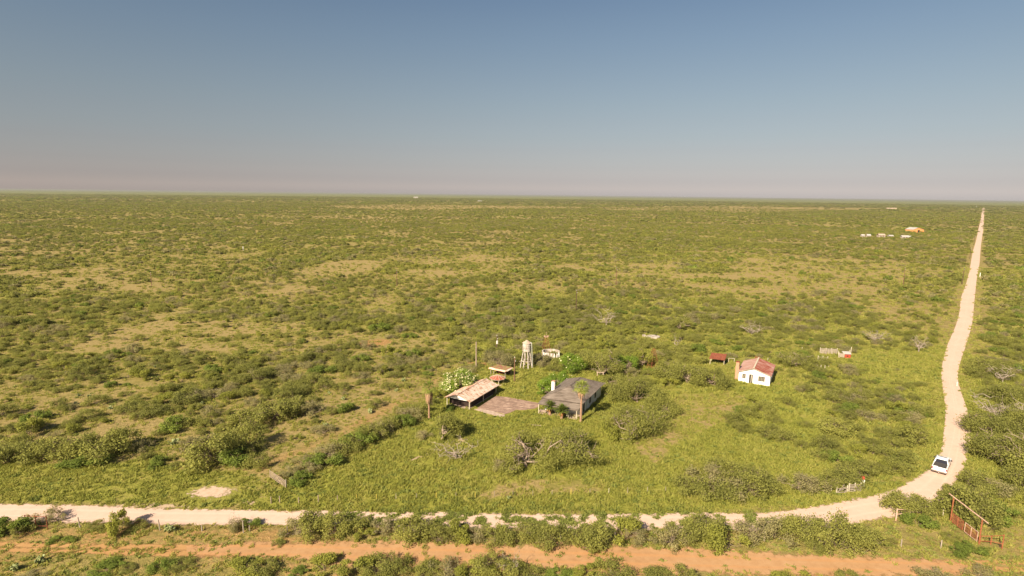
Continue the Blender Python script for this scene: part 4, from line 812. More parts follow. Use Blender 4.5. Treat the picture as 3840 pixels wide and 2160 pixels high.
# --- patio slab between carport and farmhouse, and walk
def flat(name, pts, th, mat, label, kind='structure'):
    V = [(p[0], p[1], th) for p in pts] + [(p[0], p[1], -.05) for p in pts]; k = len(pts)
    o = newmesh(name, V, [tuple(range(k))] + [(i, (i + 1) % k, k + (i + 1) % k, k + i)[::-1] for i in range(k)], mat)
    return tag(o, label, None, None, kind)
M['patio'] = None
def patio_mat():
    m, t, b = mat_base('stained_patio'); P = gpos(t); mp = t.nodes.new('ShaderNodeMapping'); mp.inputs['Rotation'].default_value[2] = R(20); mp.inputs['Scale'].default_value = (.5, 1.6, 1); t.links.new(P, mp.inputs[0])
    n = noise(t, mp.outputs[0], 1.3, 8, .75); c = ramp(t, n, [(.3, (.13, .08, .055)), (.46, (.22, .14, .10)), (.54, (.33, .21, .15)), (.62, (.5, .36, .27)), (.8, (.56, .42, .33))])
    t.links.new(c, b.inputs['Base Color']); b.inputs['Roughness'].default_value = .95; return m
M['patio'] = patio_mat()
flat('patio', [g('f2', *q) for q in ((1030, 1150), (1440, 880), (1720, 905), (2080, 975), (2415, 1040), (2440, 1110), (2330, 1160), (2110, 1195), (1900, 1195), (1760, 1260), (1640, 1290), (1380, 1220))], .06, M['patio'], 'stained concrete yard slab between carport and farmhouse')
flat('walkway', [g('f2', *q) for q in ((950, 1180), (1100, 1160), (1380, 1222), (1570, 1290), (1650, 1300), (1640, 1345), (1520, 1345), (1290, 1285))], .05, M['concrete'], 'broken pale concrete strip in front of the yard slab')
# --- farmhouse
def farmhouse():
    a = R(-19); o = g('f1', 275, 1112); ux = Vector((math.cos(a), math.sin(a))); uy = Vector((-math.sin(a), math.cos(a)))
    t = thing('farmhouse', 'abandoned farmhouse with grey shingled hip roof and lean-to porch', 'house', (o.x, o.y, 0), a)
    W_ = 7.7; P0 = 2.2; D_ = 12.6; E = 2.7; RZ = 4.55          # porch 0..P0, walls from P0
    x0, x1, y0, y1 = .35, W_ + .15, P0, P0 + D_; th = .18
    wl = MB(); wl.box(x0, x1, y0, y0 + th, 0, E).box(x0, x1, y1 - th, y1, 0, E).box(x0, x0 + th, y0 + th, y1 - th, 0, E).box(x1 - th, x1, y0 + th, y1 - th, 0, E).build('wall', M['wallpaint'], t)
    MB().box(x0 + .2, x1 - .2, y0 + .2, y1 - .2, .02, .1).build('floor', M['wooddark'], t)
    ov = .55; A, B, C_, D2 = (x0 - ov, y0 - ov, E), (x1 + ov, y0 - ov, E), (x1 + ov, y1 + ov, E), (x0 - ov, y1 + ov, E)
    mx_ = (x0 + x1) / 2; r1 = (mx_, y0 + 3.6, RZ); r2 = (mx_, y1 - 2.8, RZ)
    rf = MB(); rf.slab([A, B, r1], .08); rf.slab([B, C_, r2, r1], .08); rf.slab([C_, D2, r2], .08); rf.slab([D2, A, r1, r2], .08)
    roof = rf.build('roof', M['shingle'], t)
    rg = MB()
    for p, q in ((A, r1), (B, r1), (r1, r2), (C_, r2), (D2, r2)): rg.beam(Vector(p) + Vector((0, 0, .03)), Vector(q) + Vector((0, 0, .03)), .22, .04)
    rg.build('ridge_caps', M['shingle'], roof)
    ev = MB(); rr = random.Random(3)
    x = x0 - ov
    while x < x1 + ov - .3:
        L_ = .4 + rr.random() * 1.1; ev.beam((x, y1 + ov - .02 + rr.random() * .12, E + .05 + rr.random() * .05), (min(x + L_, x1 + ov + .2), y1 + ov + .04 + rr.random() * .1, E + .05 + rr.random() * .06), .16, .05); x += L_ + rr.random() * .3
    ev.build('peeled_edge_boards', M['oldplaster'], roof)
    MB().slab([(-.25, -.15, 2.1), (x1 + .15, -.15, 1.75), (x1 + .25, y0 - .2, E - .2), (-.1, y0 - .2, E - .16)], .07).build('porch_roof', M['shingle'], t)
    MB().beam((0, .03, 1.98), (W_, .03, 1.66), .1, .12).build('porch_beam', M['wood'], t)
    for x in (.0, W_): MB().box(x - .06, x + .06, -.06, .06, 0, 1.98 - .3 * (x > 1)).build('porch_post', M['palepost'], t)
    MB().box(-.1, x1, .0, y0, 0, .12).box(x1 - 2.4, x1 + .1, -.5, 0, 0, .1).build('porch_floor', M['concrete'], t)
    # openings: slightly proud dark panes set in frames
    def win(x, y, z, w_, h_, side, nm='window', pane=None):
        f = MB(); p_ = MB(); e_ = .03
        if side == 'F': f.box(x - w_ / 2 - .08, x + w_ / 2 + .08, y - .03, y, z - .08, z + h_ + .08); p_.box(x - w_ / 2, x + w_ / 2, y - .05, y - .03, z, z + h_)
        if side == 'R': f.box(y, y + .03, x - w_ / 2 - .08, x + w_ / 2 + .08, z - .08, z + h_ + .08); p_.box(y + .03, y + .05, x - w_ / 2, x + w_ / 2, z, z + h_)
        if side == 'L': f.box(y - .03, y, x - w_ / 2 - .08, x + w_ / 2 + .08, z - .08, z + h_ + .08); p_.box(y - .05, y - .03, x - w_ / 2, x + w_ / 2, z, z + h_)
        w0 = f.build(nm, M['wood'], t); p_.build('pane', M['dark'], w0)
    for q, hh, zz in ((y0 + 1.4, 2.0, .3), (y0 + 5.2, 1.3, .9), (y0 + 8.6, 1.3, .9)): win(q, x1, zz, .8, hh, 'R', 'door' if hh > 1.8 else 'window')
    win(1.6, y0, .9, .9, 1.2, 'F'); win(3.7, y0, .15, .95, 2.0, 'F', 'door'); win(5.9, y0, .9, 1.0, 1.2, 'F'); win(y0 + 3, x0, .9, .9, 1.2, 'L'); win(y0 + 9, x0, .9, .9, 1.2, 'L')
    ch = MB().box(x0 - .4, x0 + .2, y0 + 4.3, y0 + 4.95, 0, 4.75).build('chimney', M['whitewash'], t); MB().box(x0 - .45, x0 + .25, y0 + 4.25, y0 + 5.0, 4.75, 4.86).build('chimney_cap', M['brick'], ch)
    def skew(q_):                                         # the old house stands out of square
        if q_.type == 'MESH':
            for v_ in q_.data.vertices: v_.co.x += .13 * v_.co.y
        for c_ in q_.children: skew(c_)
    skew(t)
    keep((o.x + ux.x * 4 + uy.x * 4, o.y + ux.y * 4 + uy.y * 4), 6.5); keep((o.x + ux.x * 4 + uy.x * 11, o.y + ux.y * 4 + uy.y * 11), 6.5)
    # chair on the porch apron
    q = Vector((o.x, o.y)) + ux * (W_ - 1.6) + uy * (-.15)
    c = thing('porch_chair', 'tan wooden armchair tipped on the farmhouse porch apron', 'chair', (q.x, q.y, .12), R(35))
    MB().box(-.3, .3, -.3, .3, .38, .43).build('seat', M['palepost'], c); MB().beam((0, .28, .4), (0, .45, 1.0), .58, .04).build('backrest', M['palepost'], c)
    for sx_ in (-1, 1):
        for sy in (-1, 1): MB().box(sx_ * .27 - .03, sx_ * .27 + .03, sy * .26 - .03, sy * .26 + .03, 0, .4).build('leg', M['palepost'], c)
        MB().box(sx_ * .3 - .04, sx_ * .3 + .04, -.3, .3, .6, .64).build('armrest', M['palepost'], c)
farmhouse()
q = g('f1', 400, 1085)
tb = MB().box(-.8, .7, -.5, .4, .35, .42).box(-.7, -.55, -.4, .3, 0, .35).box(.45, .6, -.4, .3, 0, .35).build('stone_bench', M['concrete']); tb.location = (q.x, q.y, 0); tb.rotation_euler[2] = R(-30)
tag(tb, 'broken pale concrete bench beside the left porch post', 'bench')
q = g('f1', 1870, 120); tb = MB().box(-.9, .9, -.4, .4, .72, .82).box(-.8, -.6, -.35, .35, 0, .72).box(.6, .8, -.35, .35, 0, .72).build('stone_table', M['concrete']); tb.location = (q.x, q.y, 0); tb.rotation_euler[2] = R(-10)
tag(tb, 'low stone table at the foot of the old mesquite trunk behind the farmhouse', 'table'); keep(q, 1.5)
q = g('f1', 190, 1425); lg = MB().tube((-1.1, .18, .1), (1.1, -.2, .12), .11, .08).build('fallen_log', M['palebark']); lg.location = (q.x, q.y, 0); tag(lg, 'pale fallen log in the grass in front of the farmhouse', 'log')

# --- gazebo
def gazebo():
    o = g('f2', 1480, 610); o = Vector((o.x, o.y + .6, 0)); t = thing('gazebo', 'small round gazebo with a red tin roof ribbed in white', 'gazebo', o)
    n = 10; Rr, E, T_ = 1.9, 1.35, 2.1; rf = MB(); V = [(Rr * math.cos(6.2832 * i / n), Rr * math.sin(6.2832 * i / n), E) for i in range(n)] + [(0, 0, T_)]
    V += [(x * .97, y * .97, z - .08) for x, y, z in V]; rf.add(V, [(i, (i + 1) % n, n) for i in range(n)] + [(n + 1 + (i + 1) % n, n + 1 + i, 2 * n + 1) for i in range(n)] + [(i, n + 1 + i, n + 1 + (i + 1) % n, (i + 1) % n) for i in range(n)])
    roof = rf.build('roof', surf('faded_red_tin', [(.3, (.26, .07, .045)), (.7, (.40, .13, .08))], 3, .8), t); rb = MB()
    for i in range(n): a = 6.2832 * i / n; rb.beam((Rr * 1.01 * math.cos(a), Rr * 1.01 * math.sin(a), E + .04), (.05 * math.cos(a), .05 * math.sin(a), T_ + .03), .055, .05)
    for i in range(n): a, b = 6.2832 * i / n, 6.2832 * (i + 1) / n; rb.beam((Rr * math.cos(a), Rr * math.sin(a), E), (Rr * math.cos(b), Rr * math.sin(b), E), .045, .05)
    rb.build('white_ribs', M['palepost'], roof)
    for i in range(6): a = 6.2832 * (i + .5) / 6 + .2; MB().box(1.5 * math.cos(a) - .06, 1.5 * math.cos(a) + .06, 1.5 * math.sin(a) - .06, 1.5 * math.sin(a) + .06, 0, E + .05).build('post', M['palepost'], t)
    MB().lathe([(0, .06), (1.7, .06), (1.75, 0)], 16).build('floor', M['concrete'], t); keep(o, 2.4)
gazebo()
# --- flat roofed shelter
def shelter():
    pL, pR, pB = g('f2', 1335, 395), g('f2', 1693, 490), g('f2', 1765, 420); a = math.atan2(pR.y - pL.y, pR.x - pL.x) * .8; W_ = (pR - pL).length * .82; D_ = 2.4
    t = thing('shelter', 'open shed with a sagging mossy rusted flat roof behind the gazebo', 'shed', (pL.x, pL.y, 0), a)
    MB().slab([(-.3, -.3, 1.9), (W_ + .2, -.3, 1.8), (W_ + .5, D_ + .2, 2.0), (.3, D_ + .2, 2.05)], .1).build('roof', surf('mossy_rust_roof', [(.3, (.16, .06, .04)), (.45, (.28, .13, .08)), (.55, (.22, .2, .05)), (.7, (.4, .3, .22))], 1.0, .9), t)
    MB().slab([(-.42, -.55, 1.62), (W_ + .3, -.55, 1.52), (W_ + .2, -.3, 1.85), (-.35, -.3, 1.95)], .06).build('front_eave', M['tinshed2'], t)
    MB().slab([(W_ + .2, -.45, 1.7), (W_ + .6, .1, 1.65), (W_ + .7, D_, 1.85), (W_ + .5, D_, 2.02), (W_ + .2, -.2, 1.86)], .05).build('side_eave', M['tinshed'], t)
    for x, y in ((0, 0), (W_, 0), (W_ + .2, D_), (.2, D_), (.5, .5)): MB().box(x - .07, x + .07, y - .07, y + .07, 0, 1.75).build('post', M['wood'], t)
    MB().box(.1, W_, D_ - .1, D_, 0, 1.9).build('back_wall', M['wooddark'], t)
    MB().tube((1.2, 1.6, .35), (2.6, 1.5, .35), .35).tube((1.0, 2.2, .2), (3.0, 2.3, .25), .2).build('stored_drums', M['rust'], t); keep((pL.x + 2, pL.y + 1), 3.5)
shelter()
# --- water tower
def tower():
    c = (g('f3', 290, 1300) + g('f3', 700, 1280)) / 2; c.y += 1.1; hT = HT('f3', 500, 1230, 300)
    t = thing('water_tower', 'white cylindrical water tank on slanting concrete legs with conical roof', 'water tower', c)
    zb = hT * .60; zt = hT * .90; Rr = 1.05
    MB().lathe([(0, zb), (Rr, zb), (Rr * 1.02, zb + .1), (Rr * 1.0, zb + .12), (Rr, zt - .75), (Rr * 1.03, zt - .72), (Rr * 1.03, zt - .6), (Rr, zt - .58), (Rr, zt)], 24).build('tank', M['oldplaster'], t)
    MB().lathe([(Rr, zt), (Rr * 1.12, zt - .03), (.06, hT), (0, hT + .02)], 24).build('roof', M['concrete'], t)
    for i in range(8):
        a = 6.2832 * i / 8 + .25; MB().tube((1.62 * math.cos(a), 1.62 * math.sin(a), 0), (.86 * math.cos(a), .86 * math.sin(a), zb + .02), .15, .12, 6).build('leg', M['oldplaster'], t)
    z = zb * .42; rr = 1.33; br = MB()
    for i in range(8):
        a, b = 6.2832 * i / 8 + .25, 6.2832 * (i + 1) / 8 + .25; br.beam((rr * math.cos(a), rr * math.sin(a), z), (rr * math.cos(b), rr * math.sin(b), z), .12, .16)
    br.beam((-1.9, -.6, z - .05), (-1.0, -.6, z), .1, .12); br.build('ring_beam', M['oldplaster'], t)
    MB().tube((1.5, -.75, 0), (1.18, -.55, zt + .1), .075, n=8).tube((1.18, -.55, zt + .1), (.85, -.4, zt + .15), .07, n=6).build('standpipe', M['bluemetal'], t); keep(c, 3.2)
tower()
# --- ruined round tank
def ruin():
    a, b = g('f3', 1010, 900), g('f3', 1640, 880); c = (a + b) / 2; c.y = g('f3', 1200, 960).y + 2.4; Rr = 2.45
    t = thing('ruined_tank', 'round roofless stone tank with crumbling white rim overgrown inside', 'tank', c); rr = random.Random(4); n = 40; V, F = [], []
    hs = [1.45 + .12 * rr.random() - (.7 if i in (33, 34, 35, 36) else 0) for i in range(n)]
    for i in range(n):
        an = 6.2832 * i / n
        for q_, h_ in ((Rr, 0), (Rr, hs[i]), (Rr - .28, hs[i]), (Rr - .28, 0)): V.append((q_ * math.cos(an), q_ * math.sin(an), h_))
    for i in range(n):
        j = (i + 1) % n
        for k in range(3): F.append((4 * i + k, 4 * j + k, 4 * j + k + 1, 4 * i + k + 1))
    m = MB(); m.add(V, F); m.build('wall', M['oldplaster'], t)
    m = MB()
    for i in range(7): an = -2.6 + i * .33; m.box((Rr + .05) * math.cos(an) - .09, (Rr + .05) * math.cos(an) + .09, (Rr + .05) * math.sin(an) - .09, (Rr + .05) * math.sin(an) + .09, 0, 1.4)
    m.build('buttress', M['whitewash'], t); MB().lathe([(0, .2), (Rr - .3, .2)], 24).build('soil_floor', M['rust'], t); keep(c, 2.6)
    o = mobj('shrub', BUSH[3][0]); o.scale = (.55, .55, .6); o.location = (c.x + .5, c.y + .2, .2); o['tone'] = .4; tag(o, 'green shrub growing inside the round ruined tank', 'shrub')
ruin()
# --- rusty windmill towers
def lattice(label, c, b0, b1, H_, head, rz=.4):
    t = thing('windmill_tower', label, 'windmill tower', c, rz)
    for sx_ in (-1, 1):
        for sy in (-1, 1): MB().tube((sx_ * b0, sy * b0, 0), (sx_ * b1, sy * b1, H_), .055, .04, 4).build('leg', M['rust'], t)
    m = MB(); k = 6
    for i in range(1, k + 1):
        z0, z1 = H_ * (i - 1) / k, H_ * i / k; q0, q1 = b0 + (b1 - b0) * (i - 1) / k, b0 + (b1 - b0) * i / k
        for (ax, ay), (bx, by) in (((-1, -1), (1, -1)), ((1, -1), (1, 1)), ((1, 1), (-1, 1)), ((-1, 1), (-1, -1))):
            m.tube((ax * q1, ay * q1, z1), (bx * q1, by * q1, z1), .02, n=3); m.tube((ax * q0, ay * q0, z0), (bx * q1, by * q1, z1), .015, n=3)
    m.build('bracing', M['rust'], t)
    if head: MB().box(-.45, .45, -.35, .35, H_ - .1, H_).box(-.7, -.3, -.15, .15, H_, H_ + .4).box(.35, .7, -.12, .12, H_, H_ + .35).tube((0, 0, H_), (0, 0, H_ + 1.4), .04).build('platform', M['palepipe'], t)
    keep(c, 2)
c = g('f3', 1180, 760); lattice('thin rusty windmill tower behind the round ruined tank', (c.x, c.y + 3.5, 0), .95, .3, HT('f3', 1180, 560, 130) , True)
c = g('e6', 380, 1110); lattice('rusty leaning windmill tower beside the yellow green tree', (c.x, c.y + .8, 0), 1.15, .22, HT('e6', 380, 1110, 700), False, .3)

# --- poles
def pole(label, c, bx, by, ty, r_=.13, mat='polewood', xarm=0, transformer=False, insul=True, lean=0.0):
    b = g(c, bx, by); H_ = HT(c, bx, by, ty); t = thing('utility_pole', label, 'utility pole', (b.x, b.y, 0), .3, 'wooden poles')
    MB().tube((0, 0, -.1), (lean, 0, H_), r_, r_ * .72, 8).build('shaft', M[mat], t)
    if transformer: MB().tube((.0, -.36, H_ * .42), (0, -.36, H_ * .42 + .85), .26, n=10).tube((0, -.36, H_ * .42 + .85), (0, -.36, H_ * .42 + 1.1), .06, n=6).build('transformer', M['metal'], t)
    if insul: MB().tube((0, -.05, H_), (0, -.05, H_ + .22), .09, .05, 6).tube((.15, -.2, H_ - .9), (.15, -.2, H_ - .65), .07, n=6).build('insulator', M['metal'], t)
    if xarm: MB().box(-xarm, xarm, -.06, .06, H_ - .4, H_ - .28).build('crossarm', M[mat], t)
    return t
pole('utility pole with a round grey transformer behind the gazebo', 'z1', 847, 222, 62, .14, 'wooddark', 0, True)
pole('tall bare sunlit pole behind the flowering tree', 'z1', 598, 445, 135, .2, 'palebark', 0, False, False)
pole('dark red pole with a white lamp head left of the water tower', 'z1', 1059, 607, 325, .15, 'polewood')
pole('lone pole far right in the mid distance clearing', 'd3', 1664, 862, 735, .15)
pole('nearest pole along the left side of the road', 'd3', 2108, 857, 735, .17, 'wooddark', lean=.2)
pole('second pole along the left side of the road', 'd3', 2166, 665, 585, .17, 'wooddark')
pole('third pole along the left side of the road', 'd3', 2197, 560, 495, .19, 'wooddark')
pole('farthest visible pole along the left side of the road', 'd3', 2228, 460, 405, .22, 'wooddark')
pole('pole at the right end of the middle clearing', 'd2', 2073, 862, 735, .16)
pole('pole in the brush above the dead white tree', 'd2', 1771, 1068, 905, .16, 'wooddark')
pole('faint pole in the brush left of centre', 'd2', 420, 877, 755, .15)
pole('lone pole in the left savanna clearing', 'd1', 1145, 868, 770, .15)
pole('short stub pole left of the lone savanna pole', 'd1', 930, 860, 825, .12, insul=False)
pole('two small stub poles line, the one right of the savanna pole', 'd1', 1348, 912, 880, .12, insul=False)
pole('short stub pole far left beyond the clearing', 'd1', 470, 798, 765, .13, insul=False)

# --- white cottage
def cottage():
    a = R(-29); o = g('e5', 517, 603); t = thing('cottage', 'small white cottage with a rusty red gable roof and brick chimney', 'house', (o.x, o.y, 0), a)
    W_, D_, E, RH = 6.8, 9.6, 2.55, 3.75; th = .2; mx_ = W_ * .47
    m = MB(); m.add([(0, 0, 0), (W_, 0, 0), (W_, 0, E), (mx_, 0, RH), (0, 0, E), (0, th, 0), (W_, th, 0), (W_, th, E), (mx_, th, RH), (0, th, E)], [(0, 1, 2, 3, 4), (9, 8, 7, 6, 5), (0, 5, 6, 1), (1, 6, 7, 2), (2, 7, 8, 3), (3, 8, 9, 4), (4, 9, 5, 0)])
    m.add([(0, D_, 0), (W_, D_, 0), (W_, D_, E), (mx_, D_, RH), (0, D_, E), (0, D_ - th, 0), (W_, D_ - th, 0), (W_, D_ - th, E), (mx_, D_ - th, RH), (0, D_ - th, E)], [(0, 1, 2, 3, 4), (9, 8, 7, 6, 5), (0, 5, 6, 1), (1, 6, 7, 2), (2, 7, 8, 3), (3, 8, 9, 4), (4, 9, 5, 0)])
    m.box(0, th, th, D_ - th, 0, E).box(W_ - th, W_, th, D_ - th, 0, E); m.build('wall', M['whitewash'], t)
    ov = .3; s1 = (RH - E) / mx_; s2 = (RH - E) / (W_ - mx_)
    MB().slab([(-ov, -ov, E - ov * s1 + .08), (mx_, -ov, RH + .08), (mx_, D_ + ov, RH + .08), (-ov, D_ + ov, E - ov * s1 + .08)], .06).build('roof_slope', M['tinpink'], t)
    MB().slab([(mx_, -ov, RH + .08), (W_ + ov, -ov, E - ov * s2 + .08), (W_ + ov, D_ + ov, E - ov * s2 + .08), (mx_, D_ + ov, RH + .08)], .06).build('roof_slope', M['tinred'], t)
    MB().beam((mx_, -ov - .02, RH + .12), (mx_, D_ + ov + .02, RH + .12), .3, .07).build('ridge_cap', M['palepost'], t)
    m = MB(); m.beam((-ov, -ov - .03, E - ov * s1 - .02), (mx_, -ov - .03, RH - .02), .05, .16); m.beam((mx_, -ov - .03, RH - .02), (W_ + ov, -ov - .03, E - ov * s2 - .02), .05, .16); m.build('fascia', M['wood'], t)
    MB().box(W_ + ov - .05, W_ + ov + .0, -ov, D_ + ov, E - ov * s2 - .14, E - ov * s2 + .0).build('side_fascia', M['redwall'], t)
    def op(nm, x0, x1, z0, z1, bars):
        f = MB().box(x0 - .07, x1 + .07, -.035, -.001, z0 - .07, z1 + .07).build(nm, M['wood'], t); MB().box(x0, x1, -.05, -.036, z0, z1).build('pane', M['dark'], f); b = MB()
        for i in range(1, bars): x = x0 + (x1 - x0) * i / bars; b.box(x - .02, x + .02, -.065, -.051, z0, z1)
        for i in range(1, bars): z = z0 + (z1 - z0) * i / bars; b.box(x0, x1, -.078, -.066, z - .02, z + .02)
        if bars > 1: b.build('glazing_bars', M['palepost'], f)
    op('window', .85, 1.5, 1.0, 2.0, 3); op('window', 4.35, 5.65, .9, 1.95, 4); op('door', 2.35, 3.05, .08, 2.1, 1)
    MB().box(2.72, 2.84, -.09, -.051, .08, 2.0).build('door_frame', M['palepost'], t)
    ch = MB().box(-.95, -.12, .9, 1.75, 0, 3.4).box(-.88, -.18, .97, 1.68, 3.4, 4.35).build('chimney', M['brick'], t); MB().box(-.95, -.11, .9, 1.75, 4.35, 4.5).build('chimney_cap', M['rust'], ch)
    keep((o.x + 5, o.y + 2), 7.5)
cottage()
# --- rusty shed & frame behind cottage
def openshed():
    a_, b_ = g('e5', 90, 340), g('e5', 298, 357); a = math.atan2(b_.y - a_.y, b_.x - a_.x) - .12; t = thing('open_shed', 'low open shed with a dark red rusted roof beyond the cottage', 'shed', (a_.x, a_.y, 0), a); W_ = (b_ - a_).length
    MB().slab([(-.3, -.3, 1.55), (W_ + .2, -.3, 1.5), (W_ + .5, 3.4, 2.2), (.1, 3.4, 2.2)], .08).build('roof', M['rust'], t)
    for x, y, h_ in ((0, 0, 1.5), (W_, 0, 1.45), (W_, 3, 2.05), (.2, 3, 2.05)): MB().box(x - .06, x + .06, y - .06, y + .06, 0, h_).build('post', M['palepost'], t)
    MB().box(W_ - 1.2, W_ + .05, 2.9, 2.98, 0, 1.9).box(W_ + .06, W_ + .1, .1, 2.98, 0, 1.5).build('side_wall', M['wooddark'], t); keep((a_.x + 2, a_.y + 1), 3.5)
openshed()
def hframe(name, label, c, pts, top, mat='palepost', rails=(1.0,), cat='fence', r_=.07, group=None, postmat=None):
    """posts at photo points joined by rails (fractions of the height)"""
    P_ = [g(c, *q) for q in pts]; H_ = [HT(c, q[0], q[1], tp) for q, tp in zip(pts, top)] if isinstance(top, (list, tuple)) else [top] * len(pts)
    t = thing(name, label, cat, P_[0], 0, group); o = P_[0]
    for p, h_ in zip(P_, H_): MB().tube(p - o, p - o + Vector((0, 0, h_)), r_, r_ * .9, 7).build('post', M[postmat or mat], t)
    if rails:
        m = MB()
        for f_ in rails:
            for (p, h0), (q, h1) in zip(list(zip(P_, H_))[:-1], list(zip(P_, H_))[1:]): m.tube(p - o + Vector((0, 0, h0 * f_)), q - o + Vector((0, 0, h1 * f_)), r_ * .7, n=6)
        m.build('rail', M[mat], t)
    return t
hframe('rail_fence', 'pale rail frame beside the rusty open shed', 'e5', [(370, 310), (455, 318)], [250, 258], rails=(.95,), r_=.07)
hframe('rail_fence', 'short pale rail fence behind the far concrete slab', 'e6', [(360, 350), (432, 362), (510, 376)], [312, 322, 335], rails=(.95, .5), r_=.06)
# far slab
c = g('e6', 380, 470); sl_ = MB().lathe([(0, .5), (1.5, .5), (1.6, .45), (1.62, 0)], 20).build('concrete_trough', M['oldplaster']); sl_.location = (c.x, c.y + .6, 0); sl_.scale = (1.3, 1.1, 1); tag(sl_, 'white round concrete trough in the clearing far behind the farmhouse', 'trough'); keep(c, 3.5)
c = g('e6', 185, 445); sl_ = MB().box(-.5, .5, -.4, .4, 0, .6).box(-.3, .35, -.25, .3, .6, .75).build('concrete_block', M['oldplaster']); sl_.location = (c.x, c.y, 0); tag(sl_, 'small white concrete block left of the round trough', 'block')
# plank pens
def planks(name, label, c, a_, b_, H_, n, mat, gap=.35, posts=3, cat='fence', sag=0.0, post_h=1.15, pm='palepost', miss=0.0):
    p, q = g(c, *a_), g(c, *b_); t = thing(name, label, cat, p, math.atan2(q.y - p.y, q.x - p.x)); L_ = (q - p).length; rr = random.Random(int(L_ * 97))
    for i in range(posts): x = L_ * i / (posts - 1); MB().box(x - .06, x + .06, .03, .15, 0, H_ * post_h).build('post', M[pm], t)
    for i in range(n):
        z = .12 + (H_ - .2) * i / max(n - 1, 1); k0 = 0; k1 = L_
        if rr.random() < miss: k0, k1 = sorted((rr.random() * L_, L_ * (.6 + .4 * rr.random())))
        MB().beam((k0, 0, z + rr.uniform(-.05, .05) - sag * .3), (k1, 0, z - sag * rr.random()), .04, (H_ / n) * (1 - gap)).build('board', M[mat], t)
    return t
planks('plank_fence', 'tall grey plank pen wall left of the red hen hut', 'f6', (690, 420), (1275, 445), 1.5, 6, 'wood', .25, 4)
planks('plank_fence', 'short grey plank wall joined to the red hen hut', 'f6', (1330, 560), (1500, 585), 1.3, 5, 'wood', .2, 2)
planks('mesh_fence', 'low mesh panel topped by a red board in front of the pens', 'f6', (615, 690), (945, 715), 1.35, 9, 'wood', .75, 3)
hframe('post_row', 'pair of pale posts below the mesh panel', 'f6', [(715, 965), (850, 980)], [815, 820], rails=(), r_=.07)
hframe('post_row', 'two thin outer posts beside the pair of pale posts', 'f6', [(590, 855), (990, 880)], [795, 835], rails=(), r_=.05)
def hut():
    p = g('f6', 1535, 580); t = thing('hen_hut', 'tiny red hen hut with a white sloping roof', 'hut', p, R(-8)); W_, D_, H_ = 1.55, 1.2, 1.15
    MB().box(0, W_, 0, D_, .05, H_).build('wall', M['redwall'], t); MB().slab([(-.3, -.15, H_ + .05), (W_ + .1, -.15, H_ + .05), (W_ + .1, D_ + .2, H_ + .45), (-.3, D_ + .2, H_ + .45)], .05).build('roof', M['whiteroof'], t)
    MB().box(W_ * .38, W_ * .6, -.02, 0, .45, .75).build('opening', M['dark'], t); MB().box(-.25, -.15, -.1, 0, 0, 1.3).build('corner_post', M['palepost'], t); keep(p, 2)
hut()
hframe('post_row', 'tall crooked poles standing behind the red hen hut', 'f6', [(1700, 500), (1750, 420)], [300, 200], rails=(), r_=.08)
hframe('post_row', 'leaning board between the plank wall and the hut', 'f6', [(1320, 490), (1300, 400)], [340, 315], rails=(1.0,), r_=.07)
for i, (q, tp, lb) in enumerate([((1480, 130), 90, 'left of the plank pens'), ((810, 250), 225, 'behind the cottage ridge'), ((400, 215), 172, 'right of the rusty open shed'), ((963, 290), 250, 'right behind the cottage roof')]):
    hframe('lone_post', 'short lone pale post ' + lb, 'e5', [q], [tp], rails=(), r_=.08, cat='post', group='lone posts behind the cottage')
planks('old_gate', 'small brown gate panel standing behind the cottage roof', 'e5', (770, 305), (835, 308), 1.3, 3, 'rust', .5, 2, pm='rust', cat='gate')

# --- broken wood fence and marker by the curve
planks('broken_fence', 'weathered plank fence section standing under the white marker', 'f4', (1080, 1080), (1530, 1060), 1.15, 5, 'wood', .45, 3)
planks('broken_fence', 'collapsed plank fence section left of the standing one', 'f4', (600, 1130), (1010, 1110), .95, 5, 'wood', .5, 2, miss=.5)
m = MB(); p = g('f4', 620, 1120); q = g('f4', 860, 1060); m.beam((0, -.05, .1), (q.x - p.x, q.y - p.y - .05, 1.1), .05, .12).beam((1.0, -.1, .05), (q.x - p.x + .6, q.y - p.y - .1, .8), .05, .12); o = m.build('fallen_boards', M['wood']); o.location = (p.x, p.y, 0); tag(o, 'two loose boards leaning across the collapsed fence section', 'boards')
p = g('f4', 1520, 830); t = thing('marker_post', 'white concrete marker post with a red painted top by the road bend', 'post', (p.x, p.y - .35, 0), R(-20)); h_ = HT('f4', 1520, 870, 480)
MB().box(-.26, .26, -.2, .2, 0, h_ * .72).build('shaft', M['whitewash'], t); MB().box(-.22, .22, -.17, .17, h_ * .72, h_).build('red_top', M['redwall'], t)
hframe('lone_post', 'short pale post just behind the white marker post', 'f4', [(1430, 505)], [425], rails=(), r_=.07, cat='post')
hframe('lone_post', 'weathered post left of the collapsed fence section', 'f4', [(380, 1030)], [840], rails=(), r_=.07, cat='post')

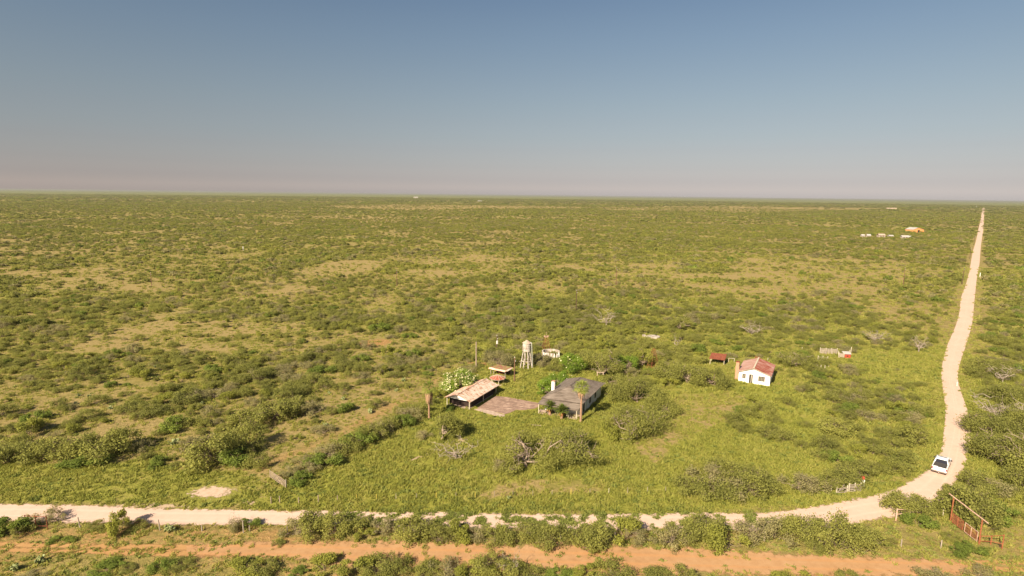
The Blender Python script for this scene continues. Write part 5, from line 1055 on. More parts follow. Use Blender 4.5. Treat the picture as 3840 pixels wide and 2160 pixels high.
# --- leaning rail gate (left)
a_, b_ = g('c3', 292, 1275), g('c3', 445, 1368); h_ = 1.25; t = thing('rail_gate', 'leaning five rail wooden gate standing open in the grass', 'gate', (b_.x, b_.y, 0), math.atan2(a_.y - b_.y, a_.x - b_.x)); L_ = (a_ - b_).length
for i in range(5): MB().beam((0, 0, .15 + i * .24), (L_, 0, .35 + i * .24), .04, .09).build('rail', M['palebark'], t)
MB().beam((L_ * .15, .04, .2), (L_ * .8, .04, 1.4), .04, .08).box(L_ - .05, L_ + .05, -.04, .04, .25, 1.45).build('brace', M['palebark'], t); MB().box(-.12, .0, -.06, .06, 0, 1.4).build('hinge_post', M['wood'], t)
hframe('lone_post', 'grey post right of the leaning rail gate', 'c3', [(500, 1330)], [1265], rails=(), r_=.09, cat='post', mat='wood')
hframe('lone_post', 'pale post in the hedgerow beside the trail', 'c3', [(1453, 815)], [760], rails=(), r_=.1, cat='post')
hframe('lone_post', 'pair post at the near end of the hedgerow by the brown palm', 'c3', [(1680, 690)], [655], rails=(), r_=.07, cat='post', mat='rust')

# --- field fence along the yard
def wire_fence(label, c, posts, mats, wires=3, r_=.055, hmul=1.0, wr=.005):
    P_ = [g(c, x, y) if not isinstance(x, str) else g(x, *y) for x, y, *_ in [(q[0], q[1]) for q in posts]]; t = thing('wire_fence', label, 'fence', P_[0]); o = P_[0]; H_ = []
    for i, q in enumerate(posts):
        h_ = (HT(c, q[0], q[1], q[2]) if len(q) > 2 else 1.1) * hmul; H_.append(h_); lean = q[3] if len(q) > 3 else 0
        MB().tube(P_[i] - o, P_[i] - o + Vector((lean, 0, h_)), r_, r_ * .9, 6).build('post', M[mats[i % len(mats)]], t)
    if wires:
        m = MB()
        for k in range(wires):
            f_ = .35 + .6 * k / max(wires - 1, 1)
            for i in range(len(P_) - 1): m.tube(P_[i] - o + Vector((0, 0, H_[i] * f_)), P_[i + 1] - o + Vector((0, 0, H_[i + 1] * f_)), wr, n=3)
        m.build('wire', M['rust'], t)
    return t
wire_fence('sparse field fence of grey and yellow steel posts above the white road', 'c7', [(115, 348, 312), (265, 345, 308), (413, 345, 304), (567, 338, 302), (716, 333, 296), (865, 332, 294), (1010, 332, 290), (1155, 322, 286), (1295, 315, 282), (1445, 315, 280), (1590, 315, 276), (1733, 308, 268), (1876, 305, 265), (2018, 302, 262), (2160, 298, 256), (2310, 290, 253), (2447, 286, 251)],
           ['yellowpost', 'yellowpost', 'wood', 'wood', 'yellowpost', 'wood', 'yellowpost', 'wood', 'wood', 'wood', 'wood', 'yellowpost', 'wood', 'palepost', 'wood', 'wood', 'wood'], 0, .04)
wire_fence('five short wooden posts at the left end of the field fence', 'c6', [(2047, 378, 327), (2112, 375, 323), (2255, 377, 332), (2403, 365, 315), (2548, 358, 318)], ['palebark'], 0, .08)
# --- near fence below the white road
hframe('pipe_brace', 'brace of three dark red pipes at the left end of the near fence', 'c6', [(197, 562), (275, 572), (360, 575)], [465, 468, 472], 'rust', (.93, .25), 'fence', .05)
wire_fence('near barbed wire fence with leaning wooden posts below the white road', 'c6', [(605, 560, 482, -.15), (1208, 580, 500, -.12), (1525, 587, 545, 0), (1838, 600, 510, 0), (1885, 590, 545, 0), (2170, 608, 552, 0), (2620, 612, 560), (3050, 620, 566), (3440, 628, 572), (3820, 640, 580), (4230, 650, 588), (4640, 662, 596), (5176, 680, 610)], ['wood'], 5, .075)
wire_fence('right part of the near wire fence by the hedge and gateway', 'c8', [(20, 640, 575), (300, 650, 585), (615, 662, 588), (950, 672, 608), (1298, 690, 604), (1648, 704, 648), (1948, 718, 655)], ['wood'], 4, .075)
hframe('lone_post', 'pale slanted post left of the pipe gateway', 'f5', [(1140, 575)], [405], rails=(), r_=.06, cat='post')
hframe('lone_post', 'pale post behind the pipe gateway beam', 'f5', [(1705, 640)], [455], rails=(), r_=.06, cat='post')
hframe('lone_post', 'short grey post right of the pipe gateway in the brush', 'f5', [(2252, 685)], [590], rails=(), r_=.07, cat='post', mat='wood')
hframe('pipe_brace', 'pale orange pipe brace of two posts and two bars at the road corner', 'f5', [(115, 655), (375, 590)], [392, 400], 'palepipe', (.92, .52), 'fence', .1, postmat='palepipe')
# --- entry gateway
def gateway():
    a_, b_ = g('f5', 1310, 690), g('f5', 1932, 1175); h1, h2 = HT('f5', 1310, 690, 150), HT('f5', 1932, 1175, 640); t = thing('pipe_gateway', 'tall rust red pipe gateway with a long overhead crossbar', 'gateway', a_)
    MB().tube((0, 0, 0), (0, 0, h1), .085, n=10).build('post', M['redpipe'], t); d = b_ - a_; MB().tube(d, d + Vector((0, 0, h2)), .085, n=10).build('post', M['redpipe'], t)
    u = d.normalized(); MB().tube(-u * .9 + Vector((0, 0, h1 + .08)), d + u * .9 + Vector((0, 0, h2 + .08)), .075, n=10).build('crossbar', M['palepipe'], t)
    for k, (f0, f1) in enumerate(((.06, .44), (.5, .93))):
        m = MB(); p0, p1 = d * f0, d * f1; hh = 1.45
        tg = thing('mesh_gate', ('left' if k == 0 else 'right') + ' leaf of the rusty mesh gate under the gateway crossbar', 'gate', a_)
        for z in (.2, hh): m.tube(p0 + Vector((0, 0, z)), p1 + Vector((0, 0, z)), .04, n=6)
        for p in (p0, p1, (p0 + p1) / 2): m.tube(p + Vector((0, 0, .15)), p + Vector((0, 0, hh)), .04, n=6)
        m.build('frame', M['palepipe'] if k else M['redpipe'], tg); m = MB()
        for i in range(1, 26): p = p0 + (p1 - p0) * i / 26; m.tube(p + Vector((0, 0, .2)), p + Vector((0, 0, hh)), .012, n=3)
        for i in range(1, 6): z = .2 + (hh - .2) * i / 6; m.tube(p0 + Vector((0, 0, z)), p1 + Vector((0, 0, z)), .012, n=3)
        m.build('mesh', M['rust'], tg)
    keep(a_ + d / 2, 2.5)
gateway()
hframe('pipe_brace', 'low rust red pipe fence panel right of the gateway', 'f5', [(1950, 1165), (2195, 1180), (2440, 1285)], [985, 985, 960], 'redpipe', (.93, .35), 'fence', .07)
hframe('lone_post', 'short dark stake leaning at the low red pipe panel', 'f5', [(2395, 1245)], [1130], rails=(), r_=.05, cat='post', mat='wooddark')
hframe('lone_post', 'white post right of the road halfway to the horizon', 'd3', [(2243, 800)], [770], rails=(), r_=.16, cat='post', mat='whitewash')
hframe('lone_post', 'small dark marker on the right shoulder of the road above the truck', 'c5', [(1927, 378)], [340], rails=(), r_=.12, cat='post', mat='metal')
hframe('lone_post', 'tiny white post in the distant left brush', 'd1', [(1836, 600)], [572], rails=(), r_=.25, cat='post', mat='whitewash')

# --- pickup truck
def truck():
    rr_, fr = G(3548, 1778), G(3571, 1750.5); hd = (fr - rr_); ang = math.atan2(hd.y, hd.x); ang = R(47)
    u = Vector((math.cos(ang), math.sin(ang), 0)); s_ = Vector((u.y, -u.x, 0)); c = rr_ - s_ * .86 + u * 1.75
    t = thing('pickup_truck', 'white crew cab pickup truck with an open loaded bed on the road bend', 'truck', (c.x, c.y, .03), ang - math.pi / 2)
    pm, tt, b = mat_base('white_car_paint'); b.inputs['Base Color'].default_value = (.80, .79, .77, 1); b.inputs['Roughness'].default_value = .25; b.inputs['Coat Weight'].default_value = .5
    n = noise(tt, opos(tt), 1.2, 5); tt.links.new(ramp(tt, n, [(.3, (.66, .60, .53)), (.5, (.80, .78, .75)), (.8, (.82, .81, .79))]), b.inputs['Base Color'])
    gm, tt, b = mat_base('tinted_glass'); b.inputs['Base Color'].default_value = (.012, .012, .02, 1); b.inputs['Roughness'].default_value = .08
    cm, tt, b = mat_base('chrome'); b.inputs['Base Color'].default_value = (.55, .52, .5, 1); b.inputs['Metallic'].default_value = .9; b.inputs['Roughness'].default_value = .3
    rm, tt, b = mat_base('tyre_rubber'); b.inputs['Base Color'].default_value = (.02, .02, .02, 1); b.inputs['Roughness'].default_value = .85
    tm, tt, b = mat_base('tail_lens'); b.inputs['Base Color'].default_value = (.25, .01, .015, 1); b.inputs['Roughness'].default_value = .2
    lm, tt, b = mat_base('bed_liner'); b.inputs['Base Color'].default_value = (.035, .03, .03, 1); b.inputs['Roughness'].default_value = .8
    W2 = .98
    def arch(yc, r_=.47, z0=.38, n=9): return [(yc - r_ * math.cos(math.pi * i / n), z0 + r_ * math.sin(math.pi * i / n)) for i in range(n + 1)]
    rear = [(-2.85, .52), (-2.22, .42)] ; 
    low = [(-2.85, .55)] + arch(-1.75) + arch(1.9) + [(2.8, .42), (2.9, .55), (2.88, .95), (2.75, 1.12), (1.35, 1.22), (1.1, 1.24), (-.95, 1.24), (-.95, 1.24)]
    m = MB(); m.extr([(-.95, .42)] + arch(1.9) + [(2.8, .42), (2.9, .55), (2.88, .95), (2.75, 1.12), (1.35, 1.22), (-.95, 1.24)], -W2, W2)
    for sx_ in (-1, 1): m.extr([(-2.85, .55)] + arch(-1.75)[:] + [(-.95, .45), (-.95, 1.26), (-2.85, 1.24)], sx_ * W2, sx_ * (W2 - .13))
    m.box(-W2 + .13, W2 - .13, -2.85, -.95, .6, .66); body = m.build('body', pm, t)
    MB().box(-W2 + .12, W2 - .12, -.982, -.96, 1.0, 1.30).box(-W2 + .135, W2 - .135, -2.81, -.985, .661, .68).box(-W2 + .131, -W2 + .15, -2.78, -.96, .68, 1.22).box(W2 - .15, W2 - .131, -2.78, -.96, .68, 1.22).box(-W2 + .15, W2 - .15, -.975, -.955, .68, 1.23).build('bed_liner', lm, t)
    tg = MB().box(-W2 + .12, W2 - .12, -2.9, -2.82, .62, 1.25).build('tailgate', pm, t); MB().box(-.12, .12, -2.915, -2.9, .98, 1.06).build('handle', lm, tg)
    cb = MB(); a0 = [(-W2 + .03, -.95, 1.24), (W2 - .03, -.95, 1.24), (W2 - .03, 1.35, 1.22), (-W2 + .03, 1.35, 1.22)]; a1 = [(-W2 + .2, -.72, 1.86), (W2 - .2, -.72, 1.86), (W2 - .2, .62, 1.88), (-W2 + .2, .62, 1.88)]; a2 = [(-W2 + .32, -.6, 1.92), (W2 - .32, -.6, 1.92), (W2 - .32, .45, 1.93), (-W2 + .32, .45, 1.93)]
    cb.add(a0 + a1 + a2, [(0, 1, 5, 4), (1, 2, 6, 5), (2, 3, 7, 6), (3, 0, 4, 7), (4, 5, 9, 8), (5, 6, 10, 9), (6, 7, 11, 10), (7, 4, 8, 11), (8, 9, 10, 11)]); cab = cb.build('cab', pm, t)
    def pane(nm, p, off):
        n_ = (Vector(p[1]) - Vector(p[0])).cross(Vector(p[2]) - Vector(p[0])).normalized(); n_ = n_ if n_.dot(Vector(off)) > 0 else -n_; q = [Vector(k) + n_ * .012 for k in p]; q2 = [Vector(k) - n_ * .01 for k in p]
        MB().add(q + q2, [(0, 1, 2, 3), (7, 6, 5, 4), (0, 4, 5, 1), (1, 5, 6, 2), (2, 6, 7, 3), (3, 7, 4, 0)]).build(nm, gm, cab)
    def bil(c4, u0, u1, v0, v1):
        f = lambda a, b_: (Vector(c4[0]) * (1 - a) + Vector(c4[1]) * a) * (1 - b_) + (Vector(c4[3]) * (1 - a) + Vector(c4[2]) * a) * b_
        return [f(u0, v0), f(u1, v0), f(u1, v1), f(u0, v1)]
    pane('rear_window', bil([a0[0], a0[1], a1[1], a1[0]], .07, .93, .08, .86), (0, -1, 0)); pane('windscreen', bil([a0[3], a0[2], a1[2], a1[3]], .05, .95, .06, .9), (0, 1, 0))
    for q, of in (([a0[1], a0[2], a1[2], a1[1]], (1, 0, 0)), ([a0[0], a0[3], a1[3], a1[0]], (-1, 0, 0))):
        pane('side_window', bil(q, .1, .44, .12, .86), of); pane('side_window', bil(q, .48, .84, .12, .86), of)
    MB().box(-.62, .62, .1, .28, 1.935, 1.96).build('sunroof', gm, cab)
    for sx_ in (-1, 1):
        for yc in (-1.75, 1.9):
            w_ = MB().tube((sx_ * .70, yc, .40), (sx_ * .96, yc, .40), .40, n=22).build('wheel', rm, t); MB().tube((sx_ * .955, yc, .40), (sx_ * .972, yc, .40), .24, n=14).build('rim', cm, w_)
        MB().box(sx_ * .83, sx_ * .97, -2.93, -2.86, .82, 1.16).build('tail_light', tm, t); MB().box(sx_ * .7, sx_ * .93, 2.86, 2.93, .72, .92).build('headlight', cm, t)
        MB().box(sx_ * 1.0, sx_ * 1.22, 1.0, 1.12, 1.2, 1.42).box(sx_ * .94, sx_ * 1.02, 1.03, 1.09, 1.22, 1.3).build('wing_mirror', lm, t)
        MB().box(sx_ * .97, sx_ * 1.0, -2.3, 2.4, .44, .50).build('side_step', lm, t)
    MB().box(-W2, W2, -3.05, -2.91, .5, .68).build('rear_bumper', cm, t); MB().box(-W2, W2, 2.9, 3.02, .42, .62).build('front_bumper', cm, t); MB().box(-.8, .8, 2.87, 2.91, .65, 1.0).build('grille', lm, t)
    hb = MB().box(-.05, .05, -3.28, -3.05, .42, .48).tube((0, -3.24, .48), (0, -3.24, .56), .035, n=8).build('tow_hitch', cm, t)
    for nm, lb, bx_, mt in (('cool_box', 'white lidded cool box in the left of the pickup bed', (-.72, -.3, -2.45, -2.1, 0, .38), pm), ('cargo_bag', 'small pale bag beside the cool box in the pickup bed', (-.1, .12, -2.6, -2.42, 0, .22), M['palepost'])):
        k = thing(nm, lb, nm.replace('_', ' '), (c.x, c.y, .03 + .682), ang - math.pi / 2); x0, x1, y0, y1, z0, z1 = bx_
        MB().box(x0, x1, y0, y1, z0, z1 - .08).build('box', mt, k); MB().box(x0 - .02, x1 + .02, y0 - .02, y1 + .02, z1 - .08, z1).build('lid', mt, k)
    keep(c, 3)
truck()

# --- distant buildings
def far_gable(name, label, c, x0, x1, yb, yt, dep, wallm, roofm, ridge_frac=.45, rz=0, axis='x', cat='house'):
    a_, b_ = g(c, x0, yb), g(c, x1, yb); W_ = (b_ - a_).length; H_ = HT(c, (x0 + x1) / 2, yb, yt); E = H_ * .55; t = thing(name, label, cat, a_, rz)
    if axis == 'y':                                      # gable end towards the camera
        mxx = W_ * ridge_frac
        m = MB()
        m.add([(0, 0, 0), (W_, 0, 0), (W_, 0, E), (mxx, 0, H_ - .1), (0, 0, E), (0, dep, 0), (W_, dep, 0), (W_, dep, E), (mxx, dep, H_ - .1), (0, dep, E)], [(0, 1, 2, 3, 4), (9, 8, 7, 6, 5), (0, 5, 6, 1), (1, 6, 7, 2), (2, 7, 8, 3), (3, 8, 9, 4), (4, 9, 5, 0)]); m.build('wall', wallm, t)
        MB().slab([(-.4, -.4, E), (mxx, -.4, H_), (mxx, dep + .4, H_), (-.4, dep + .4, E)], .1).slab([(mxx, -.4, H_), (W_ + .4, -.4, E), (W_ + .4, dep + .4, E), (mxx, dep + .4, H_)], .1).build('roof', roofm, t)
        MB().box(W_ * .42, W_ * .62, -.06, -.01, 0, E * .85).build('door', M['dark'], t)
    else:
        MB().box(0, W_, 0, dep, 0, E).build('wall', wallm, t); MB().slab([(-.4, -.4, E), (W_ + .4, -.4, E), (W_ + .4, dep / 2, H_), (-.4, dep / 2, H_)], .1).slab([(-.4, dep / 2, H_), (W_ + .4, dep / 2, H_), (W_ + .4, dep + .4, E), (-.4, dep + .4, E)], .1).build('roof', roofm, t)
        for k in range(2): MB().box(W_ * (.2 + .4 * k), W_ * (.34 + .4 * k), -.06, -.01, E * .3, E * .8).build('window', M['dark'], t)
    keep(a_, 4); return t
a_, b_ = g('e4', 1105, 527), g('e4', 1268, 520)
far_gable('orange_barn', 'distant orange walled barn with a white sloping roof near the road', 'e4', 1100, 1268, 527, 456, 12, M['orangewall'], M['whiteroof'], .42, R(12), 'y', 'barn')
far_gable('white_shed', 'leftmost of two small white sheds in the distance', 'e4', 328, 366, 600, 558, 3, M['oldplaster'], M['whiteroof'], .5, 0, 'x', 'shed')
far_gable('white_shed', 'right of two small white sheds in the distance', 'e4', 412, 458, 603, 556, 3, M['oldplaster'], M['whiteroof'], .5, 0, 'x', 'shed')
far_gable('grey_shed', 'distant grey low shed between the white sheds and the barn', 'e4', 590, 672, 600, 550, 5, M['wood'], M['concrete'], .5, 0, 'x', 'shed')
far_gable('white_trailer', 'distant white trailer house just in front of the orange barn', 'e4', 938, 1030, 620, 575, 4, M['oldplaster'], M['whiteroof'], .5, 0, 'x', 'trailer')
far_gable('white_shed', 'tiny white hut at the right end of the distant yard', 'e4', 1052, 1092, 608, 580, 3, M['oldplaster'], M['whiteroof'], .5, 0, 'x', 'shed')
far_gable('grey_shed', 'small pale pump house left of the white trailer', 'e4', 745, 800, 600, 568, 4, M['oldplaster'], M['whiteroof'], .5, 0, 'x', 'shed')
far_gable('farm_building', 'pale farm building near the right horizon beyond the tan strip', 'e4', 705, 800, 180, 158, 8, M['concrete'], M['concrete'], .5, 0, 'x', 'building')
far_gable('white_barn', 'white barn speck on the horizon left of centre', 'd2', 545, 563, 206, 197, 25, M['oldplaster'], M['whiteroof'], .5, 0, 'x', 'barn')
far_gable('farm_building', 'low pale farm buildings strip near the central horizon', 'd2', 1030, 1052, 233, 226, 15, M['oldplaster'], M['whiteroof'], .5, 0, 'x', 'building')
hframe('lone_post', 'white marker post left of the far end of the road', 'e4', [(2058, 150)], [130], rails=(), r_=.8, cat='post', mat='whitewash')

# ================================================================== SCATTER
KA = np.array(KEEP)
def blocked(x, y, pad=0.0, kf=1.0):
    b = inpoly(x, y, ROADPOLY) | inpoly(x, y, ROAD2POLY) | inpoly(x, y, SLABPOLY)
    if pad: b |= (pdist(x, y, ROADMID) < 4.4 + pad) & (y < 60 * 100) & (np.hypot(x, y) < 4000)
    for a, c_, r_ in KA:
        b |= (x - a) ** 2 + (y - c_) ** 2 < (r_ * kf) ** 2
    return b
def grid(ylo, yhi, cell, side=1.0, extra=18):
    yy = np.arange(ylo, yhi, cell); out = []
    for y in yy:
        xr = y * .97 * side + extra; xx = np.arange(-xr, xr, cell); out.append(np.stack([xx, np.full(xx.shape, y)], 1))
    P_ = np.concatenate(out); P_ += (rng.random(P_.shape) - .5) * cell * 1.1; return P_
def candidates(r0, r1, cell, wmul, hmul, dmul):
    P_ = grid(max(r0 * .68, 30), r1, cell); rad = np.hypot(P_[:, 0], P_[:, 1]); P_ = P_[(rad >= r0) & (rad < r1)]; x, y = P_.T
    _, _, _, d = cover(x, y); dens_scale = 1; k = (rng.random(len(x)) < d * dmul * (.55 + .9 * fbm(x, y, 26 * wmul, 62))) ; x, y, d = x[k], y[k], d[k]
    k = ~blocked(x, y, .8, 1.25); x, y, d = x[k], y[k], d[k]
    wd = (1.7 + 3.3 * rng.random(len(x)) ** 1.3) * wmul * (.72 + .38 * np.clip(d, 0, 1.4)) * (.62 + .72 * fbm(x, y, 34 * wmul, 61)); h_ = (wd / wmul) ** .85 * (.38 + .34 * rng.random(len(x)) ** 1.6) * hmul
    return x, y, wd, h_
def kindpick(x, y, n):
    q = rng.random(n); z = vnoise(x, y, 25, 40)
    v = rng.integers(0, 7, n); v = np.where(q < .07 + .10 * (z > .6), rng.integers(7, 9, n), v); v = np.where((q > .80) & (z < .62), rng.integers(9, 11, n), v); v = np.where((q > .74) & (q <= .79), 11, v); return v
allx = [candidates(38, 420, 3.1, .92, .95, .66), candidates(420, 1000, 4.6, 1.15, 1.0, .72), candidates(1000, 2600, 9.5, 2.0, 1.05, .8), candidates(2600, 7000, 38, 7.5, 1.5, .75)]
lod = np.concatenate([np.full(len(a[0]), i) for i, a in enumerate(allx)]); cx, cy, cw, chh = [np.concatenate([a[k] for a in allx]) for k in range(4)]
# keep clear of the hand-placed shrubs
sx_, sy_, sw_ = np.array([s['x'] for s in SHRUBS]), np.array([s['y'] for s in SHRUBS]), np.array([s['w'] for s in SHRUBS])
nearm = lod == 0; kk = np.ones(len(cx), bool)
for a, b, c_ in zip(sx_, sy_, sw_): kk &= ~(nearm & ((cx - a) ** 2 + (cy - b) ** 2 < (c_ * .42) ** 2))
cx, cy, cw, chh, lod = cx[kk], cy[kk], cw[kk], chh[kk], lod[kk]
var = kindpick(cx, cy, len(cx)); tone = np.clip(.45 + .28 * rng.normal(size=len(cx)) * .8 + (vnoise(cx, cy, 40, 50) - .5) * .5, 0, 1)
PX, PY = proj(cx, cy); vis = (PX > -60) & (PX < 3900) & (PY < 2240)
score = np.where(vis & (lod == 0), cw / np.hypot(np.hypot(cx, cy), CH), 0); need = 298 - len(SHRUBS)
top = np.argsort(-score)[:max(need, 0)]; istop = np.zeros(len(cx), bool); istop[top] = True
for i in top: SHRUBS.append(dict(x=cx[i], y=cy[i], w=cw[i], h=chh[i], v=int(var[i]), t=float(tone[i]), rz=rng.random() * 6.28))
# build them
protos = {}
def build_shrub(s):
    fm, bm_, W_, H_, kw = BUSH[s['v']]; t = bpy.data.objects.new('mesquite_shrub' if kw != 'bright' else 'leafy_shrub', None); COL.objects.link(t)
    t.location = (s['x'], s['y'], 0); t.rotation_euler[2] = s['rz']; t.scale = (s['w'] / W_, s['w'] / W_ * (.85 + .3 * ((s['rz'] * 7) % 1)), s['h'] / H_)
    f = bpy.data.objects.new('foliage', fm); f.parent = t; COL.objects.link(f); f['tone'] = float(s['t'])
    b = bpy.data.objects.new('branches', bm_); b.parent = t; COL.objects.link(b)
    t['category'] = 'shrub'; t['group'] = 'shrubs scattered over the plain'; return t
ent = {}
for s in SHRUBS:
    s['o'] = build_shrub(s); d_, n_ = near_land(s['x'], s['y']); sz = 'large' if s['w'] > 5.2 else 'medium' if s['w'] > 3.6 else 'small'
    s['lm'] = n_; s['d'] = d_; s['sz'] = sz; p_ = dict(LAND)[n_]; ddx, ddy = s['x'] - p_.x, s['y'] - p_.y
    s['rel'] = ('right of' if ddx > 0 else 'left of') if abs(ddx) > abs(ddy) * 1.2 else ('beyond' if ddy > 0 else 'in front of')
    s['key'] = f"{sz} {KINDW[BUSH[s['v']][4]]} shrub {s['rel']} {n_}"; ent.setdefault(s['key'], []).append(s)
ORD = ['nearest', 'second nearest', 'third nearest', 'fourth nearest', 'fifth nearest', 'sixth nearest', 'seventh nearest', 'eighth nearest', 'ninth nearest', 'tenth nearest'] + [w_ + ' nearest' for w_ in 'eleventh twelfth thirteenth fourteenth fifteenth sixteenth seventeenth eighteenth nineteenth twentieth'.split()]
for k_, l_ in ent.items():
    l_.sort(key=lambda s: s['d'])
    for i, s in enumerate(l_): s['o']['label'] = (k_ if len(l_) == 1 else f"{k_}, {ORD[min(i, 19)]}")

# --- everything smaller or farther: brush as one mass, instanced
def proto_collection(name, meshes):
    c = bpy.data.collections.new(name)
    for i, m in enumerate(meshes): c.objects.link(bpy.data.objects.new(f'{name}_{i:02d}', m))
    return c
def joined(fm, bm_):
    V1 = np.empty(len(fm.vertices) * 3); fm.vertices.foreach_get('co', V1); V2 = np.empty(len(bm_.vertices) * 3); bm_.vertices.foreach_get('co', V2)
    l1 = np.empty(len(fm.loops), np.int32); fm.loops.foreach_get('vertex_index', l1); F = [tuple(q) for q in l1.reshape(-1, 4)] + [tuple(v + len(V1) // 3 for v in p.vertices) for p in bm_.polygons]
    lv = np.empty(len(fm.polygons), np.float32); fm.attributes['lv'].data.foreach_get('value', lv)
    ok = all(len(q) == 4 for q in F)
    return newmesh('brush_bush', np.concatenate([V1, V2]).reshape(-1, 3), np.array(F) if ok else F, [fm.materials[0], bm_.materials[0]], attrs={'lv': ('FACE', np.concatenate([lv, np.zeros(len(bm_.polygons))])), 'mat': ('FACE', [0] * len(fm.polygons) + [1] * len(bm_.polygons))}, link=False)
def unit(me, W_, H_):
    v = np.empty(len(me.vertices) * 3); me.vertices.foreach_get('co', v); v = v.reshape(-1, 3) / np.array([W_, W_, H_]); me.vertices.foreach_set('co', v.ravel().astype(np.float32)); me.update(); return me
P0 = [unit(joined(b[0], b[1]), b[2], b[3]) for b in BUSH]
def lodset(n, size, k0, wf=1.0):
    out = []
    for i, b in enumerate(BUSH):
        lm_ = b[0].materials[0]; fm, bm_ = plant_meshes(500 + i + k0, b[2], b[3], 9, n, size, lm_, b[1].materials[0], .15, .06, 4, 1); out.append(unit(joined(fm, bm_), b[2], b[3]))
    return out
P1 = lodset(420, .30, 0); P2 = lodset(130, .55, 50)
def instancer(name, x, y, z, sxy, sz, rz, tn, vi, meshes, label, cat=None):
    n = len(x); me = bpy.data.meshes.new(name); me.vertices.add(n); me.vertices.foreach_set('co', np.stack([x, y, z], 1).astype(np.float32).ravel())
    for k_, ar, ty in (('sxy', sxy, 'FLOAT'), ('sz', sz, 'FLOAT'), ('rz', rz, 'FLOAT'), ('tone', tn, 'FLOAT'), ('vi', vi, 'INT')):
        a = me.attributes.new(k_, ty, 'POINT'); a.data.foreach_set('value', np.ascontiguousarray(ar, np.float32 if ty == 'FLOAT' else np.int32))
    o = bpy.data.objects.new(name, me); COL.objects.link(o); tag(o, label, cat, None, 'stuff')
    ng = bpy.data.node_groups.new(name, 'GeometryNodeTree'); ng.interface.new_socket('Geometry', in_out='INPUT', socket_type='NodeSocketGeometry'); ng.interface.new_socket('Geometry', in_out='OUTPUT', socket_type='NodeSocketGeometry')
    nd, lk = ng.nodes.new, ng.links.new; gi, go = nd('NodeGroupInput'), nd('NodeGroupOutput'); ci = nd('GeometryNodeCollectionInfo'); ci.inputs[0].default_value = proto_collection(name + '_source', meshes); ci.inputs[1].default_value = True; ci.inputs[2].default_value = True
    ip = nd('GeometryNodeInstanceOnPoints'); ip.inputs['Pick Instance'].default_value = True
    def na(nm, ty='FLOAT'): q = nd('GeometryNodeInputNamedAttribute'); q.data_type = ty; q.inputs[0].default_value = nm; return q.outputs[0]
    cb = nd('ShaderNodeCombineXYZ'); lk(na('sxy'), cb.inputs[0]); lk(na('sxy'), cb.inputs[1]); lk(na('sz'), cb.inputs[2]); cr = nd('ShaderNodeCombineXYZ'); lk(na('rz'), cr.inputs[2])
    er = nd('FunctionNodeEulerToRotation'); lk(cr.outputs[0], er.inputs[0])
    lk(gi.outputs[0], ip.inputs['Points']); lk(ci.outputs[0], ip.inputs['Instance']); lk(na('vi', 'INT'), ip.inputs['Instance Index']); lk(er.outputs[0], ip.inputs['Rotation']); lk(cb.outputs[0], ip.inputs['Scale']); lk(ip.outputs[0], go.inputs[0])
    md = o.modifiers.new('scatter', 'NODES'); md.node_group = ng; return o
r = ~istop; x, y, wd, h_, ld, v_, tn = cx[r], cy[r], cw[r], chh[r], lod[r], var[r], tone[r]
nv = len(BUSH); vi = v_ + np.where(ld == 0, 0, np.where(ld == 1, nv, 2 * nv))
vi = np.where((ld == 0) & (np.hypot(x, y) > 300), v_ + nv, vi)
instancer('brush', x, y, np.zeros(len(x)), wd, h_, rng.random(len(x)) * 6.28, tn, vi, P0 + P1 + P2, 'mesquite brush covering the plain out to the horizon')

# --- grass tufts and weeds
def tuft(seed, n, h0, spread, mat, wd=.035, bend=.5):
    r_ = np.random.default_rng(seed); V, F = [], []
    for i in range(n):
        a, q = r_.random() * 6.28, math.sqrt(r_.random()) * spread; c = np.array([q * math.cos(a), q * math.sin(a), -.02]); d = np.array([bend * r_.normal() * 1.3, bend * r_.normal() * 1.3, 1.0]); d /= np.linalg.norm(d); L_ = h0 * (.5 + .8 * r_.random()); s2 = np.cross(d, r_.normal(size=3)); s2 /= np.linalg.norm(s2)
        k = len(V); V += [c - s2 * wd, c + s2 * wd, c + d * L_ * .6 + s2 * wd * .9, c + d * L_ - s2 * wd * .2]; F.append((k, k + 1, k + 2, k + 3))
    return newmesh('tuft', V, np.array(F), mat, attrs={'lv': ('FACE', r_.random(len(F)) * .9)}, link=False)
TF = [tuft(200 + i, 34, .42, .42, M['grass'], .045, .6) for i in range(4)] + [tuft(210 + i, 26, .35, .32, M['weed'], .07, .7) for i in range(2)]
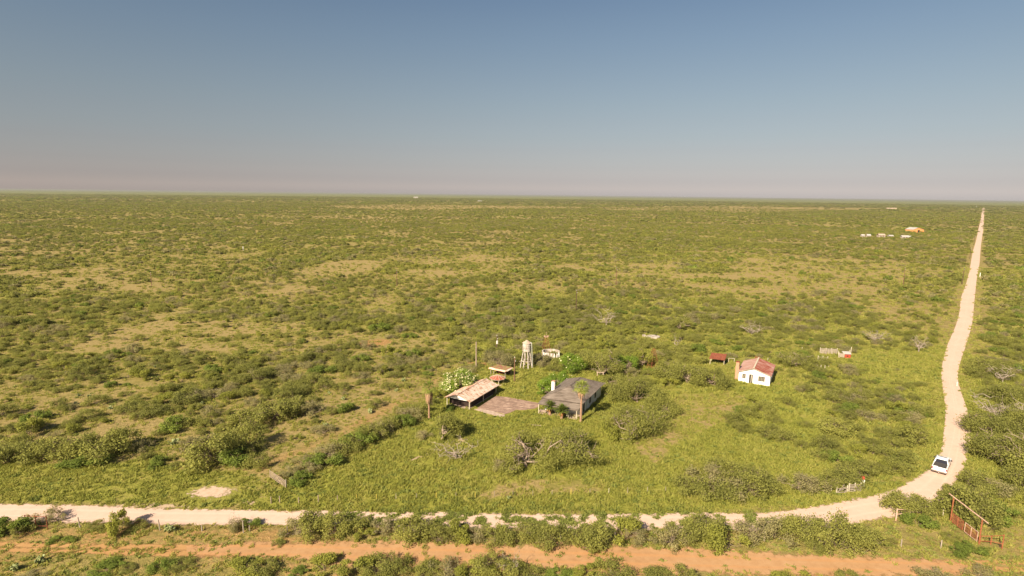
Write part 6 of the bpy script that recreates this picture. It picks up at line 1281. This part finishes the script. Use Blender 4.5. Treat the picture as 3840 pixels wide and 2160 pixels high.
def tufts(r0, r1, cell, dm, smul):
    P_ = grid(max(r0 * .68, 30), r1, cell, 1, 6); rad = np.hypot(*P_.T); P_ = P_[(rad >= r0) & (rad < r1)]; x, y = P_.T; b, l, rd, d = cover(x, y)
    k = rng.random(len(x)) < dm * (1.0 - .85 * np.clip(b * 1.1 + (vnoise(x, y, 1.6, 60) - .5) * .9, 0, 1)); x, y, b, l, rd = x[k], y[k], b[k], l[k], rd[k]
    k = ~(inpoly(x, y, ROADPOLY) | inpoly(x, y, SLABPOLY)); k &= ~(inpoly(x, y, ROAD2POLY) & (rng.random(len(x)) > .10 + .45 * (vnoise(x, y, 3, 95) > .68)))
    for q in ((g('c6', 1600, 292), 4.2, 2.3),): k &= ~(((x - q[0].x) / q[1]) ** 2 + ((y - q[0].y) / q[2]) ** 2 < 1)
    x, y, b, l, rd = x[k], y[k], b[k], l[k], rd[k]; n = len(x)
    s_ = smul * (.6 + .8 * rng.random(n)) * (.8 + .3 * l); tn = np.clip(.75 - .45 * l + (vnoise(x, y, 9, 70) - .5) * .7 + .15 * rng.normal(size=n) + .2 * rd, 0, 1)
    vi = np.where(rng.random(n) < .12 + .25 * (rd > .5) + .2 * (vnoise(x, y, 6, 80) > .72), rng.integers(4, 6, n), rng.integers(0, 4, n)); return x, y, s_, tn, vi
tt_ = [tufts(38, 120, .62, .85, 1.0), tufts(120, 240, 1.0, .8, 1.35), tufts(240, 480, 2.2, .75, 2.3)]
x, y, s_, tn, vi = [np.concatenate([a[k] for a in tt_]) for k in range(5)]
# weeds creeping onto the hedge side of the white road
m_ = 2600; wx = rng.random(m_); ax, ay = G(1250, 1960)[:2]; bx_, by_ = G(2960, 1970)[:2]; x2 = ax + (bx_ - ax) * wx; y2 = ay + (by_ - ay) * wx + rng.normal(size=m_) * 1.9 + 1.0
kk = vnoise(x2, y2, .9, 90) > .55; x2, y2 = x2[kk], y2[kk]; n2 = len(x2)
x = np.concatenate([x, x2]); y = np.concatenate([y, y2]); s_ = np.concatenate([s_, .6 + .9 * rng.random(n2) ** 2]); tn = np.concatenate([tn, rng.random(n2) * .8]); vi = np.concatenate([vi, rng.integers(4, 6, n2)])
instancer('grass', x, y, np.zeros(len(x)), s_, s_ * .85, rng.random(len(x)) * 6.28, tn, vi, TF, 'yellow green grass and weeds growing over the ground')
print('SHRUBS', len(SHRUBS), 'manual', N_MANUAL, 'brush', len(wd), 'tufts', len(x))
